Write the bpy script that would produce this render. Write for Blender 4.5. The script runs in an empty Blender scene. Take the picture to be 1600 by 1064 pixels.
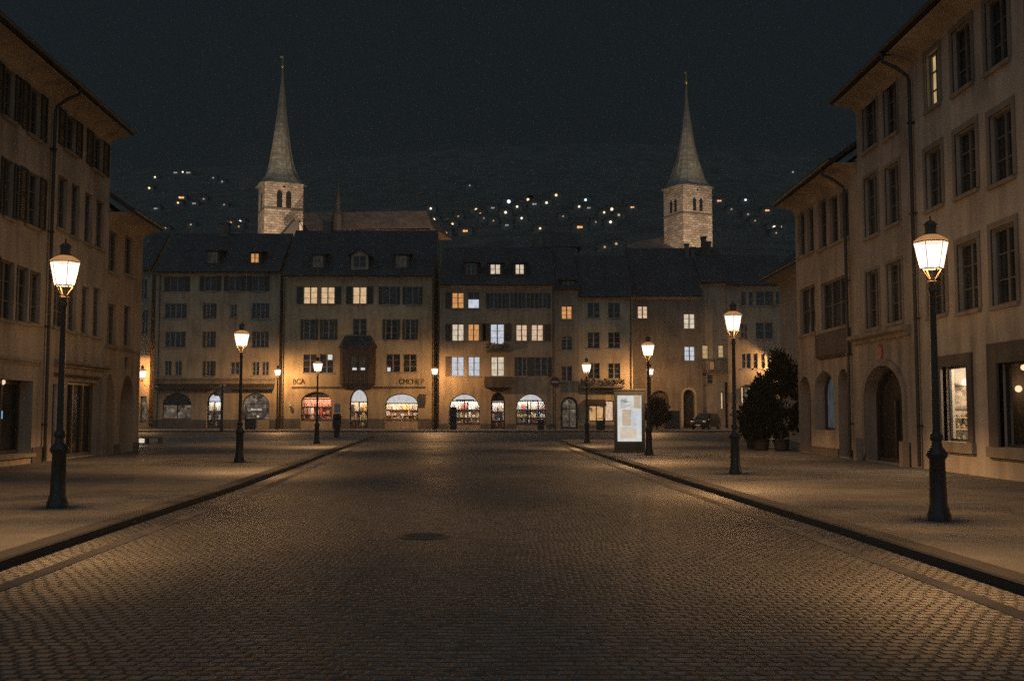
import bpy, math, random
from mathutils import Vector, Matrix
rnd = random.Random(7)
sc = bpy.context.scene
COL = sc.collection
R = math.radians

# ------------------------------------------------------------------ camera
F = 1600.0                      # focal length in pixels of the 1600 wide photograph
EYE = 1.6
PITCH = math.atan(113 / F)
cam = bpy.data.cameras.new('camera')
cam.sensor_width = 36; cam.lens = 36 * F / 1600; cam.clip_end = 3000; cam.clip_start = .1
cam_o = bpy.data.objects.new('camera', cam); COL.objects.link(cam_o)
cam_o.location = (0, 0, EYE); cam_o.rotation_euler = (R(90) + PITCH, 0, 0)
sc.camera = cam_o

def ray(px, py):
    u = (px - 800) / F; v = (532 - py) / F
    return Vector((u, math.cos(PITCH) - v * math.sin(PITCH), math.sin(PITCH) + v * math.cos(PITCH)))
def gp(px, py, z=0.):
    r = ray(px, py); t = (z - EYE) / r.z; return (r.x * t, r.y * t)
def at(px, py, d):
    r = ray(px, py); return Vector((0, 0, EYE)) + r * (d / r.y)

# ------------------------------------------------------------------ materials
MATS = {}
def nt(name):
    m = bpy.data.materials.new(name); m.use_nodes = True
    n = m.node_tree; b = n.nodes['Principled BSDF']
    return m, n, b
def nd(n, t, **k):
    o = n.nodes.new(t)
    for a, v in k.items():
        if a in o.inputs: o.inputs[a].default_value = v
        else: setattr(o, a, v)
    return o
def ramp(n, fac, stops):
    r = nd(n, 'ShaderNodeValToRGB'); e = r.color_ramp.elements
    while len(e) < len(stops): e.new(.5)
    for i, (p, c) in enumerate(stops): e[i].position = p; e[i].color = (*c, 1)
    n.links.new(fac, r.inputs[0]); return r.outputs[0]
def coords(n, kind='Object', scale=None):
    t = nd(n, 'ShaderNodeTexCoord'); o = t.outputs[kind]
    if scale:
        mp = nd(n, 'ShaderNodeMapping'); mp.inputs['Scale'].default_value = scale
        n.links.new(o, mp.inputs[0]); o = mp.outputs[0]
    return o
def bump(n, b, h, strength=.4, dist=.02):
    bp = nd(n, 'ShaderNodeBump'); bp.inputs['Strength'].default_value = strength; bp.inputs['Distance'].default_value = dist
    n.links.new(h, bp.inputs['Height']); n.links.new(bp.outputs[0], b.inputs['Normal'])
def sc3(c, k): return tuple(min(1, x * k) for x in c)

def stucco(name, c, rough=.9, amt=.32):
    if name in MATS: return MATS[name]
    m, n, b = nt(name); co = coords(n)
    a = nd(n, 'ShaderNodeTexNoise', Scale=.45, Detail=6., Roughness=.65); n.links.new(co, a.inputs[0])
    s = nd(n, 'ShaderNodeTexNoise', Scale=1.6, Detail=5.); n.links.new(coords(n, 'Object', (1.4, 1.4, .22)), s.inputs[0])
    mx = nd(n, 'ShaderNodeMath', operation='ADD'); n.links.new(a.outputs[0], mx.inputs[0]); n.links.new(s.outputs[0], mx.inputs[1])
    hf = nd(n, 'ShaderNodeMath', operation='MULTIPLY'); hf.inputs[1].default_value = .5; n.links.new(mx.outputs[0], hf.inputs[0])
    n.links.new(ramp(n, hf.outputs[0], [(.32, sc3(c, 1 - amt * 1.5)), (.5, c), (.68, sc3(c, 1 + amt))]), b.inputs['Base Color'])
    g = nd(n, 'ShaderNodeTexNoise', Scale=28., Detail=4.); n.links.new(co, g.inputs[0])
    bump(n, b, g.outputs[0], .35, .02)
    b.inputs['Roughness'].default_value = rough; b.inputs['Specular IOR Level'].default_value = .2
    MATS[name] = m; return m

def plain(name, c, rough=.6, metal=0., noise=.2, scale=3., spec=.4):
    if name in MATS: return MATS[name]
    m, n, b = nt(name)
    a = nd(n, 'ShaderNodeTexNoise', Scale=scale, Detail=5.); n.links.new(coords(n), a.inputs[0])
    n.links.new(ramp(n, a.outputs[0], [(.3, sc3(c, 1 - noise)), (.7, sc3(c, 1 + noise))]), b.inputs['Base Color'])
    n.links.new(ramp(n, a.outputs[0], [(.3, (rough * .85,) * 3), (.7, (min(1, rough * 1.15),) * 3)]), b.inputs['Roughness'])
    b.inputs['Metallic'].default_value = metal; b.inputs['Specular IOR Level'].default_value = spec
    MATS[name] = m; return m

def masonry(name, c, bw=.7, bh=.35, mortar=.02, contrast=.35, bumpd=.04, warp=.12):
    if name in MATS: return MATS[name]
    m, n, b = nt(name)
    t = nd(n, 'ShaderNodeTexCoord'); sep = nd(n, 'ShaderNodeSeparateXYZ'); n.links.new(t.outputs['Object'], sep.inputs[0])
    ad = nd(n, 'ShaderNodeMath', operation='ADD'); n.links.new(sep.outputs[0], ad.inputs[0]); n.links.new(sep.outputs[1], ad.inputs[1])
    cb = nd(n, 'ShaderNodeCombineXYZ'); n.links.new(ad.outputs[0], cb.inputs[0]); n.links.new(sep.outputs[2], cb.inputs[1])
    wn = nd(n, 'ShaderNodeTexNoise', Scale=2.2, Detail=2.); n.links.new(t.outputs['Object'], wn.inputs[0])
    wm = nd(n, 'ShaderNodeVectorMath', operation='MULTIPLY_ADD'); n.links.new(wn.outputs['Color'], wm.inputs[0])
    wm.inputs[1].default_value = (warp, warp, 0); n.links.new(cb.outputs[0], wm.inputs[2])
    br = nd(n, 'ShaderNodeTexBrick'); n.links.new(wm.outputs[0], br.inputs[0])
    br.inputs['Scale'].default_value = 1.; br.inputs['Brick Width'].default_value = bw; br.inputs['Row Height'].default_value = bh
    br.inputs['Mortar Size'].default_value = mortar; br.inputs['Bias'].default_value = 0
    br.inputs['Color1'].default_value = (*sc3(c, 1 - contrast), 1); br.inputs['Color2'].default_value = (*sc3(c, 1 + contrast), 1)
    br.inputs['Mortar'].default_value = (*sc3(c, .45), 1)
    ns = nd(n, 'ShaderNodeTexNoise', Scale=.9, Detail=7., Roughness=.7); n.links.new(t.outputs['Object'], ns.inputs[0])
    mx = nd(n, 'ShaderNodeMixRGB', blend_type='MULTIPLY'); mx.inputs[0].default_value = .8
    n.links.new(br.outputs[0], mx.inputs[1]); n.links.new(ramp(n, ns.outputs[0], [(.3, (.5, .5, .5)), (.65, (1.15, 1.15, 1.15))]), mx.inputs[2])
    n.links.new(mx.outputs[0], b.inputs['Base Color'])
    iv = nd(n, 'ShaderNodeMath', operation='SUBTRACT'); iv.inputs[0].default_value = 1; n.links.new(br.outputs['Fac'], iv.inputs[1])
    bump(n, b, iv.outputs[0], .7, bumpd); b.inputs['Roughness'].default_value = .9; b.inputs['Specular IOR Level'].default_value = .2
    MATS[name] = m; return m

def tiles(name, c, bw=.22, bh=.3):
    if name in MATS: return MATS[name]
    m, n, b = nt(name); co = coords(n)
    sep = nd(n, 'ShaderNodeSeparateXYZ'); n.links.new(co, sep.inputs[0])
    ad = nd(n, 'ShaderNodeMath', operation='ADD'); n.links.new(sep.outputs[0], ad.inputs[0]); n.links.new(sep.outputs[1], ad.inputs[1])
    cb = nd(n, 'ShaderNodeCombineXYZ'); n.links.new(ad.outputs[0], cb.inputs[0]); n.links.new(sep.outputs[2], cb.inputs[1])
    br = nd(n, 'ShaderNodeTexBrick'); n.links.new(cb.outputs[0], br.inputs[0])
    br.inputs['Scale'].default_value = 1.; br.inputs['Brick Width'].default_value = bw; br.inputs['Row Height'].default_value = bh; br.inputs['Mortar Size'].default_value = .012
    br.inputs['Color1'].default_value = (*sc3(c, .7), 1); br.inputs['Color2'].default_value = (*sc3(c, 1.3), 1); br.inputs['Mortar'].default_value = (*sc3(c, .4), 1)
    ns = nd(n, 'ShaderNodeTexNoise', Scale=.5, Detail=6.); n.links.new(co, ns.inputs[0])
    mx = nd(n, 'ShaderNodeMixRGB', blend_type='MULTIPLY'); mx.inputs[0].default_value = .7
    n.links.new(br.outputs[0], mx.inputs[1]); n.links.new(ramp(n, ns.outputs[0], [(.3, (.6, .6, .6)), (.7, (1.2, 1.2, 1.2))]), mx.inputs[2])
    n.links.new(mx.outputs[0], b.inputs['Base Color']); bump(n, b, br.outputs['Fac'], -.5, .03)
    b.inputs['Roughness'].default_value = .75
    MATS[name] = m; return m

def glow(name, c, strength=1., var=.35, scale=(5., 5., 2.2), detail=6.):
    """a lit window or lamp: emission with the unevenness of curtains and things behind the glass"""
    if name in MATS: return MATS[name]
    m, n, b = nt(name); n.nodes.remove(b)
    e = nd(n, 'ShaderNodeEmission'); e.inputs[1].default_value = strength
    a = nd(n, 'ShaderNodeTexNoise', Scale=1., Detail=detail); n.links.new(coords(n, 'Object', scale), a.inputs[0])
    n.links.new(ramp(n, a.outputs[0], [(.32, sc3(c, 1 - var)), (.62, c)]), e.inputs[0])
    n.links.new(e.outputs[0], n.nodes['Material Output'].inputs[0])
    MATS[name] = m; return m

def display(name, base, cols, cell=.28, strength=1.):
    """a lit shop display: goods on shelves as cells of several colours, glowing"""
    if name in MATS: return MATS[name]
    m, n, b = nt(name); n.nodes.remove(b)
    e = nd(n, 'ShaderNodeEmission'); e.inputs[1].default_value = strength
    co = coords(n, 'Object', (1 / cell, 1 / cell, .8 / cell))
    v = nd(n, 'ShaderNodeTexVoronoi', distance='CHEBYCHEV', Scale=1., Randomness=.75); n.links.new(co, v.inputs['Vector'])
    sep = nd(n, 'ShaderNodeSeparateColor'); n.links.new(v.outputs['Color'], sep.inputs[0])
    k = len(cols); st = [(i / k, c) for i, c in enumerate(cols)]
    rp = nd(n, 'ShaderNodeValToRGB'); rp.color_ramp.interpolation = 'CONSTANT'; el = rp.color_ramp.elements
    while len(el) < k: el.new(.5)
    for i, (p, c) in enumerate(st): el[i].position = p; el[i].color = (*c, 1)
    n.links.new(sep.outputs[0], rp.inputs[0])
    ns = nd(n, 'ShaderNodeTexNoise', Scale=2.2, Detail=4.); n.links.new(coords(n), ns.inputs[0])
    mx = nd(n, 'ShaderNodeMixRGB'); n.links.new(ramp(n, ns.outputs[0], [(.42, (0, 0, 0)), (.58, (1, 1, 1))]), mx.inputs[0])
    n.links.new(rp.outputs[0], mx.inputs[1]); mx.inputs[2].default_value = (*base, 1)
    n.links.new(mx.outputs[0], e.inputs[0]); n.links.new(e.outputs[0], n.nodes['Material Output'].inputs[0])
    MATS[name] = m; return m

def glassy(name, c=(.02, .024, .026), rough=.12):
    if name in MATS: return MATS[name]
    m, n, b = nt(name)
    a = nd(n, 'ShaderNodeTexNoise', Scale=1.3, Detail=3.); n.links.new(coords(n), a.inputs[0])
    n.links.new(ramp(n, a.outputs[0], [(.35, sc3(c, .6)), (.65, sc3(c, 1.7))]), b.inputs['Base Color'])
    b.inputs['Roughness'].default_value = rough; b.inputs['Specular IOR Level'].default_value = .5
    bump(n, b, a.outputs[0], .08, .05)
    MATS[name] = m; return m

def lantern_glass(name, c, k):
    m, n, b = nt(name); n.nodes.remove(b)
    e = nd(n, 'ShaderNodeEmission'); e.inputs[0].default_value = (*c, 1); e.inputs[1].default_value = k
    t = nd(n, 'ShaderNodeBsdfTransparent'); t.inputs[0].default_value = (.8, .8, .8, 1)
    a = nd(n, 'ShaderNodeAddShader'); n.links.new(e.outputs[0], a.inputs[0]); n.links.new(t.outputs[0], a.inputs[1])
    n.links.new(a.outputs[0], n.nodes['Material Output'].inputs[0])
    MATS[name] = m; return m

def cobbles(name, c, bw, bh, mortar, rough, spec=.3, speckle=.4, warp=.16, bstr=.9, bdist=.03, fade=None, gap=.22):
    """rows of worn stone setts with dirty joints; FADE = (y0, y1): the stones lie flatter towards the far end"""
    m, n, b = nt(name); t = nd(n, 'ShaderNodeTexCoord')
    wn_ = nd(n, 'ShaderNodeTexNoise', Scale=.9, Detail=3.); n.links.new(t.outputs['Object'], wn_.inputs[0])
    wm = nd(n, 'ShaderNodeVectorMath', operation='MULTIPLY_ADD'); n.links.new(wn_.outputs['Color'], wm.inputs[0]); wm.inputs[1].default_value = (warp, warp, 0); n.links.new(t.outputs['Object'], wm.inputs[2])
    w2 = nd(n, 'ShaderNodeTexNoise', Scale=9., Detail=1.); n.links.new(t.outputs['Object'], w2.inputs[0])
    wb = nd(n, 'ShaderNodeVectorMath', operation='MULTIPLY_ADD'); n.links.new(w2.outputs['Color'], wb.inputs[0]); wb.inputs[1].default_value = (bw * .35, bh * .35, 0); n.links.new(wm.outputs[0], wb.inputs[2])
    br = nd(n, 'ShaderNodeTexBrick'); n.links.new(wb.outputs[0], br.inputs[0]); br.inputs['Scale'].default_value = 1.
    br.inputs['Brick Width'].default_value = bw; br.inputs['Row Height'].default_value = bh; br.inputs['Mortar Size'].default_value = mortar; br.inputs['Mortar Smooth'].default_value = 1.; br.inputs['Bias'].default_value = 0.
    br.inputs['Color1'].default_value = (1 - speckle,) * 3 + (1,); br.inputs['Color2'].default_value = (1 + speckle,) * 3 + (1,); br.inputs['Mortar'].default_value = (1, 1, 1, 1)
    big = nd(n, 'ShaderNodeTexNoise', Scale=.22, Detail=7., Roughness=.62); n.links.new(t.outputs['Object'], big.inputs[0])
    tint = ramp(n, big.outputs[0], [(.3, sc3(c, .62)), (.5, c), (.7, sc3((c[0] * 1.04, c[1], c[2] * .96), 1.3))])
    m1 = nd(n, 'ShaderNodeMixRGB', blend_type='MULTIPLY'); m1.inputs[0].default_value = 1.; n.links.new(tint, m1.inputs[1]); n.links.new(br.outputs['Color'], m1.inputs[2])
    m2 = nd(n, 'ShaderNodeMixRGB'); n.links.new(br.outputs['Fac'], m2.inputs[0]); n.links.new(m1.outputs[0], m2.inputs[1]); m2.inputs[2].default_value = (*sc3(c, gap), 1)
    n.links.new(m2.outputs[0], b.inputs['Base Color'])
    n.links.new(ramp(n, big.outputs[0], [(.35, (rough * .9,) * 3), (.65, (min(1, rough * 1.15),) * 3)]), b.inputs['Roughness'])
    iv = nd(n, 'ShaderNodeMath', operation='SUBTRACT'); iv.inputs[0].default_value = 1.; n.links.new(br.outputs['Fac'], iv.inputs[1])
    up = nd(n, 'ShaderNodeMath', operation='MULTIPLY_ADD'); n.links.new(w2.outputs[0], up.inputs[0]); up.inputs[1].default_value = .5; n.links.new(iv.outputs[0], up.inputs[2])
    bp = nd(n, 'ShaderNodeBump'); bp.inputs['Strength'].default_value = bstr; bp.inputs['Distance'].default_value = bdist; n.links.new(up.outputs[0], bp.inputs['Height']); n.links.new(bp.outputs[0], b.inputs['Normal'])
    if fade:
        sp = nd(n, 'ShaderNodeSeparateXYZ'); n.links.new(t.outputs['Object'], sp.inputs[0]); mr = nd(n, 'ShaderNodeMapRange'); n.links.new(sp.outputs[1], mr.inputs[0])
        for k, v in zip(('From Min', 'From Max', 'To Min', 'To Max'), (*fade, bstr, bstr * .06)): mr.inputs[k].default_value = v
        n.links.new(mr.outputs[0], bp.inputs['Strength'])
    b.inputs['Specular IOR Level'].default_value = spec
    MATS[name] = m; return m

# ------------------------------------------------------------------ mesh helpers
class MB:
    def __init__(s): s.v = []; s.f = []; s.m = []
    def add(s, vs, fs, mi=0):
        o = len(s.v); s.v += [tuple(v) for v in vs]; s.f += [tuple(i + o for i in f) for f in fs]; s.m += [mi] * len(fs); return s
    def box(s, x0, x1, y0, y1, z0, z1, mi=0):
        x0, x1 = sorted((x0, x1)); y0, y1 = sorted((y0, y1)); z0, z1 = sorted((z0, z1))
        return s.add([(x0, y0, z0), (x1, y0, z0), (x1, y1, z0), (x0, y1, z0), (x0, y0, z1), (x1, y0, z1), (x1, y1, z1), (x0, y1, z1)],
                     [(0, 3, 2, 1), (4, 5, 6, 7), (0, 1, 5, 4), (1, 2, 6, 5), (2, 3, 7, 6), (3, 0, 4, 7)], mi)
    def quad(s, a, b, c, d, mi=0): return s.add([a, b, c, d], [(0, 1, 2, 3)], mi)
    def loft(s, rings, mi=0, caps=True, closed=True):
        n = len(rings[0]); vs = [p for r in rings for p in r]; fs = []
        for i in range(len(rings) - 1):
            for j in range(n if closed else n - 1):
                k = (j + 1) % n; fs.append((i * n + j, i * n + k, (i + 1) * n + k, (i + 1) * n + j))
        if caps: fs.append(tuple(range(n - 1, -1, -1))); fs.append(tuple((len(rings) - 1) * n + j for j in range(n)))
        return s.add(vs, fs, mi)
    def lathe(s, prof, n=16, cx=0, cy=0, a0=0., mi=0, caps=True):
        return s.loft([[(cx + r * math.cos(a0 + 2 * math.pi * k / n), cy + r * math.sin(a0 + 2 * math.pi * k / n), z) for k in range(n)] for r, z in prof], mi, caps)
    def tube(s, pts, r, n=8, mi=0):
        P = [Vector(p) for p in pts]; rings = []
        for i, p in enumerate(P):
            t = (P[min(i + 1, len(P) - 1)] - P[max(i - 1, 0)]).normalized()
            u = t.cross(Vector((0, 0, 1)) if abs(t.z) < .9 else Vector((1, 0, 0))).normalized(); w = t.cross(u)
            rr = r[i] if isinstance(r, (list, tuple)) else r
            rings.append([tuple(p + u * rr * math.cos(2 * math.pi * k / n) + w * rr * math.sin(2 * math.pi * k / n)) for k in range(n)])
        return s.loft(rings, mi)
    def prism_xz(s, poly, y0, y1, mi=0):
        return s.loft([[(x, y0, z) for x, z in poly], [(x, y1, z) for x, z in poly]], mi)
    def prism_yz(s, poly, x0, x1, mi=0):
        return s.loft([[(x0, y, z) for y, z in poly], [(x1, y, z) for y, z in poly]], mi)
    def ball(s, c, r, mi=0, n=10, m=6, sz=1.):
        return s.lathe([(max(1e-4, r * math.sin(math.pi * i / m)), c[2] - r * sz * math.cos(math.pi * i / m)) for i in range(m + 1)], n, c[0], c[1], 0, mi, False)
    def build(s, name, mats, parent=None, smooth=False, loc=None, rotz=0, bevel=0):
        me = bpy.data.meshes.new(name); me.from_pydata(s.v, [], s.f); me.update()
        for m in (mats if isinstance(mats, (list, tuple)) else [mats]): me.materials.append(m)
        me.polygons.foreach_set('material_index', s.m)
        import bmesh
        bm = bmesh.new(); bm.from_mesh(me); bmesh.ops.recalc_face_normals(bm, faces=bm.faces)
        bm.to_mesh(me); bm.free()
        if smooth:
            me.polygons.foreach_set('use_smooth', [True] * len(me.polygons))
            try: me.set_sharp_from_angle(angle=R(38))
            except Exception: pass
        o = bpy.data.objects.new(name, me); COL.objects.link(o)
        if parent: o.parent = parent
        if loc: o.location = loc
        o.rotation_euler.z = rotz
        if bevel:
            bv = o.modifiers.new('bevel', 'BEVEL'); bv.width = bevel; bv.segments = 2; bv.limit_method = 'ANGLE'
        return o

def tag(o, label=None, cat=None, group=None, kind=None):
    if label: o['label'] = label
    if cat: o['category'] = cat
    if group: o['group'] = group
    if kind: o['kind'] = kind
    return o
def thing(name, label, cat, loc=(0, 0, 0), rotz=0., group=None):
    o = bpy.data.objects.new(name, None); COL.objects.link(o); o.empty_display_size = .3
    o.location = loc; o.rotation_euler.z = rotz
    return tag(o, label, cat, group)
def copy_tree(o, parent=None):
    c = o.copy(); COL.objects.link(c); c.parent = parent
    for ch in list(o.children): copy_tree(ch, c)
    return c
def light(name, loc, power, col, parent=None, radius=.06):
    l = bpy.data.lights.new(name, 'POINT'); l.energy = power; l.color = col; l.shadow_soft_size = radius
    o = bpy.data.objects.new(name, l); COL.objects.link(o); o.location = loc
    if parent: o.parent = parent
    return o
def spot(name, loc, target, power, col, size=50, radius=.15):
    l = bpy.data.lights.new(name, 'SPOT'); l.energy = power; l.color = col; l.spot_size = R(size); l.spot_blend = .6; l.shadow_soft_size = radius
    o = bpy.data.objects.new(name, l); COL.objects.link(o); o.location = loc
    o.rotation_euler = (Vector(target) - Vector(loc)).to_track_quat('-Z', 'Y').to_euler(); return o

# ------------------------------------------------------------------ shared materials
iron = plain('dark_iron', (.022, .025, .026), .42, .0, .3, 9., .55)
brass = plain('lit_brass', (.34, .26, .17), .4, .7)
glass_dark = glassy('window_glass')
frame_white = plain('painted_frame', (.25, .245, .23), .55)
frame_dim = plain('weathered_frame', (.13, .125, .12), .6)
frame_dark = plain('dark_frame', (.04, .04, .038), .5)
shutter_m = plain('dark_shutter', (.045, .052, .048), .65)
shutter_b = plain('brown_shutter', (.085, .06, .045), .65)
stone_trim = stucco('stone_trim', (.30, .26, .21))
window_stone = stucco('window_stone', (.25, .22, .185))
stone_dark = stucco('dark_stone_trim', (.15, .13, .11))
roof_m = tiles('roof_tiles', (.045, .047, .05))
zinc = plain('zinc_pipe', (.055, .055, .052), .45, .3)
wood_dark = plain('dark_wood', (.05, .038, .03), .6)
soffit_m = stucco('painted_soffit', (.42, .35, .27))
LIT = {
    'w': glow('lit_window_warm', (.80, .53, .29), 1., .38),
    'o': glow('lit_window_orange', (.78, .36, .12), .95, .4),
    'c': glow('lit_window_cool', (.62, .66, .74), 1., .35),
    'n': glow('lit_window_neutral', (.78, .64, .48), 1., .4),
    'y': glow('lit_window_yellow', (.55, .38, .18), 1., .4),
    'p': glow('lit_window_pink', (.80, .55, .36), 1., .4),
    'r': glow('faint_room', (.030, .026, .022), 1., .8),
    'f': glow('frosted_lunette', (.60, .58, .58), 1., .2),
    'd': glass_dark,
}
SHOP = {
    'pink': display('pink_display', (.75, .42, .26), [(.72, .30, .16), (.80, .55, .45), (.30, .08, .06), (.78, .42, .2), (.7, .5, .42)], .3),
    'cream': display('cream_display', (.80, .62, .40), [(.72, .45, .22), (.82, .72, .6), (.42, .24, .1), (.8, .6, .4), (.3, .2, .14)], .26),
    'grey': display('grey_display', (.74, .68, .62), [(.45, .4, .36), (.8, .74, .68), (.34, .14, .1), (.72, .55, .45), (.2, .2, .22)], .24),
    'white': display('white_display', (.76, .70, .64), [(.8, .76, .72), (.5, .44, .38), (.7, .55, .38), (.78, .74, .7), (.24, .22, .2)], .22),
    'amber': display('amber_display', (.60, .33, .13), [(.35, .18, .08), (.62, .36, .16), (.14, .08, .05), (.7, .44, .22)], .3),
    'dim': display('dim_display', (.075, .06, .045), [(.03, .026, .022), (.13, .10, .07), (.05, .04, .03), (.2, .16, .12), (.02, .018, .016)], .35),
    'shelf': display('door_display', (.62, .60, .55), [(.6, .5, .34), (.72, .7, .68), (.2, .18, .15), (.66, .6, .5)], .26),
}

# ------------------------------------------------------------------ openings
def outline(x0, x1, z0, z1, arch=0, pointed=False, n=12):
    """outline of an opening, anticlockwise seen from the front; arch = height of the curved top"""
    if not arch: return [(x0, z0), (x1, z0), (x1, z1), (x0, z1)]
    c = (x0 + x1) / 2; w = (x1 - x0) / 2; top = []
    for k in range(n + 1):
        a = math.pi * k / n
        if pointed:
            t = abs(math.cos(a)); top.append((c + w * math.cos(a), z1 - arch + arch * (1 - t ** 1.7) ** .62))
        else:
            top.append((c + w * math.cos(a), z1 - arch + arch * math.sin(a)))
    return [(x0, z0), (x1, z0)] + top
def strip_frame(mb, pts, w, y0, y1, mi=0, open_bottom=False):
    """a frame of width w inside the outline PTS"""
    cx = sum(p[0] for p in pts) / len(pts); x0 = min(p[0] for p in pts); x1 = max(p[0] for p in pts); z0 = min(p[1] for p in pts); z1 = max(p[1] for p in pts)
    mx, mz = (x0 + x1) / 2, (z0 + z1) / 2
    kx = 1 - 2 * w / (x1 - x0); kz = 1 - 2 * w / (z1 - z0)
    inn = [(mx + (x - mx) * kx, mz + (z - mz) * kz) for x, z in pts]; n = len(pts)
    for i in range(n):
        j = (i + 1) % n
        if open_bottom and i == 0: continue
        a, b, c, d = pts[i], pts[j], inn[j], inn[i]
        mb.loft([[(q[0], y0, q[1]) for q in (a, b, c, d)], [(q[0], y1, q[1]) for q in (a, b, c, d)]], mi)
def slatted(mb, x0, x1, z0, z1, y0, y1, slats, mi=0):
    if not slats: mb.box(x0, x1, y0, y1, z0, z1, mi); return
    b = .06
    mb.box(x0, x0 + b, y0, y1, z0, z1, mi); mb.box(x1 - b, x1, y0, y1, z0, z1, mi)
    for z in (z0, z1 - b, (z0 + z1) / 2 - b / 2): mb.box(x0 + b, x1 - b, y0 + .002, y1, z, z + b, mi)
    k = int((z1 - z0) / .075)
    for i in range(1, k):
        z = z0 + (z1 - z0) * i / k
        mb.add([(x0 + b, y0 + .008, z - .025), (x1 - b, y0 + .008, z - .025), (x1 - b, y1 - .004, z + .03), (x0 + b, y1 - .004, z + .03)], [(0, 1, 2, 3)], mi)

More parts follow.
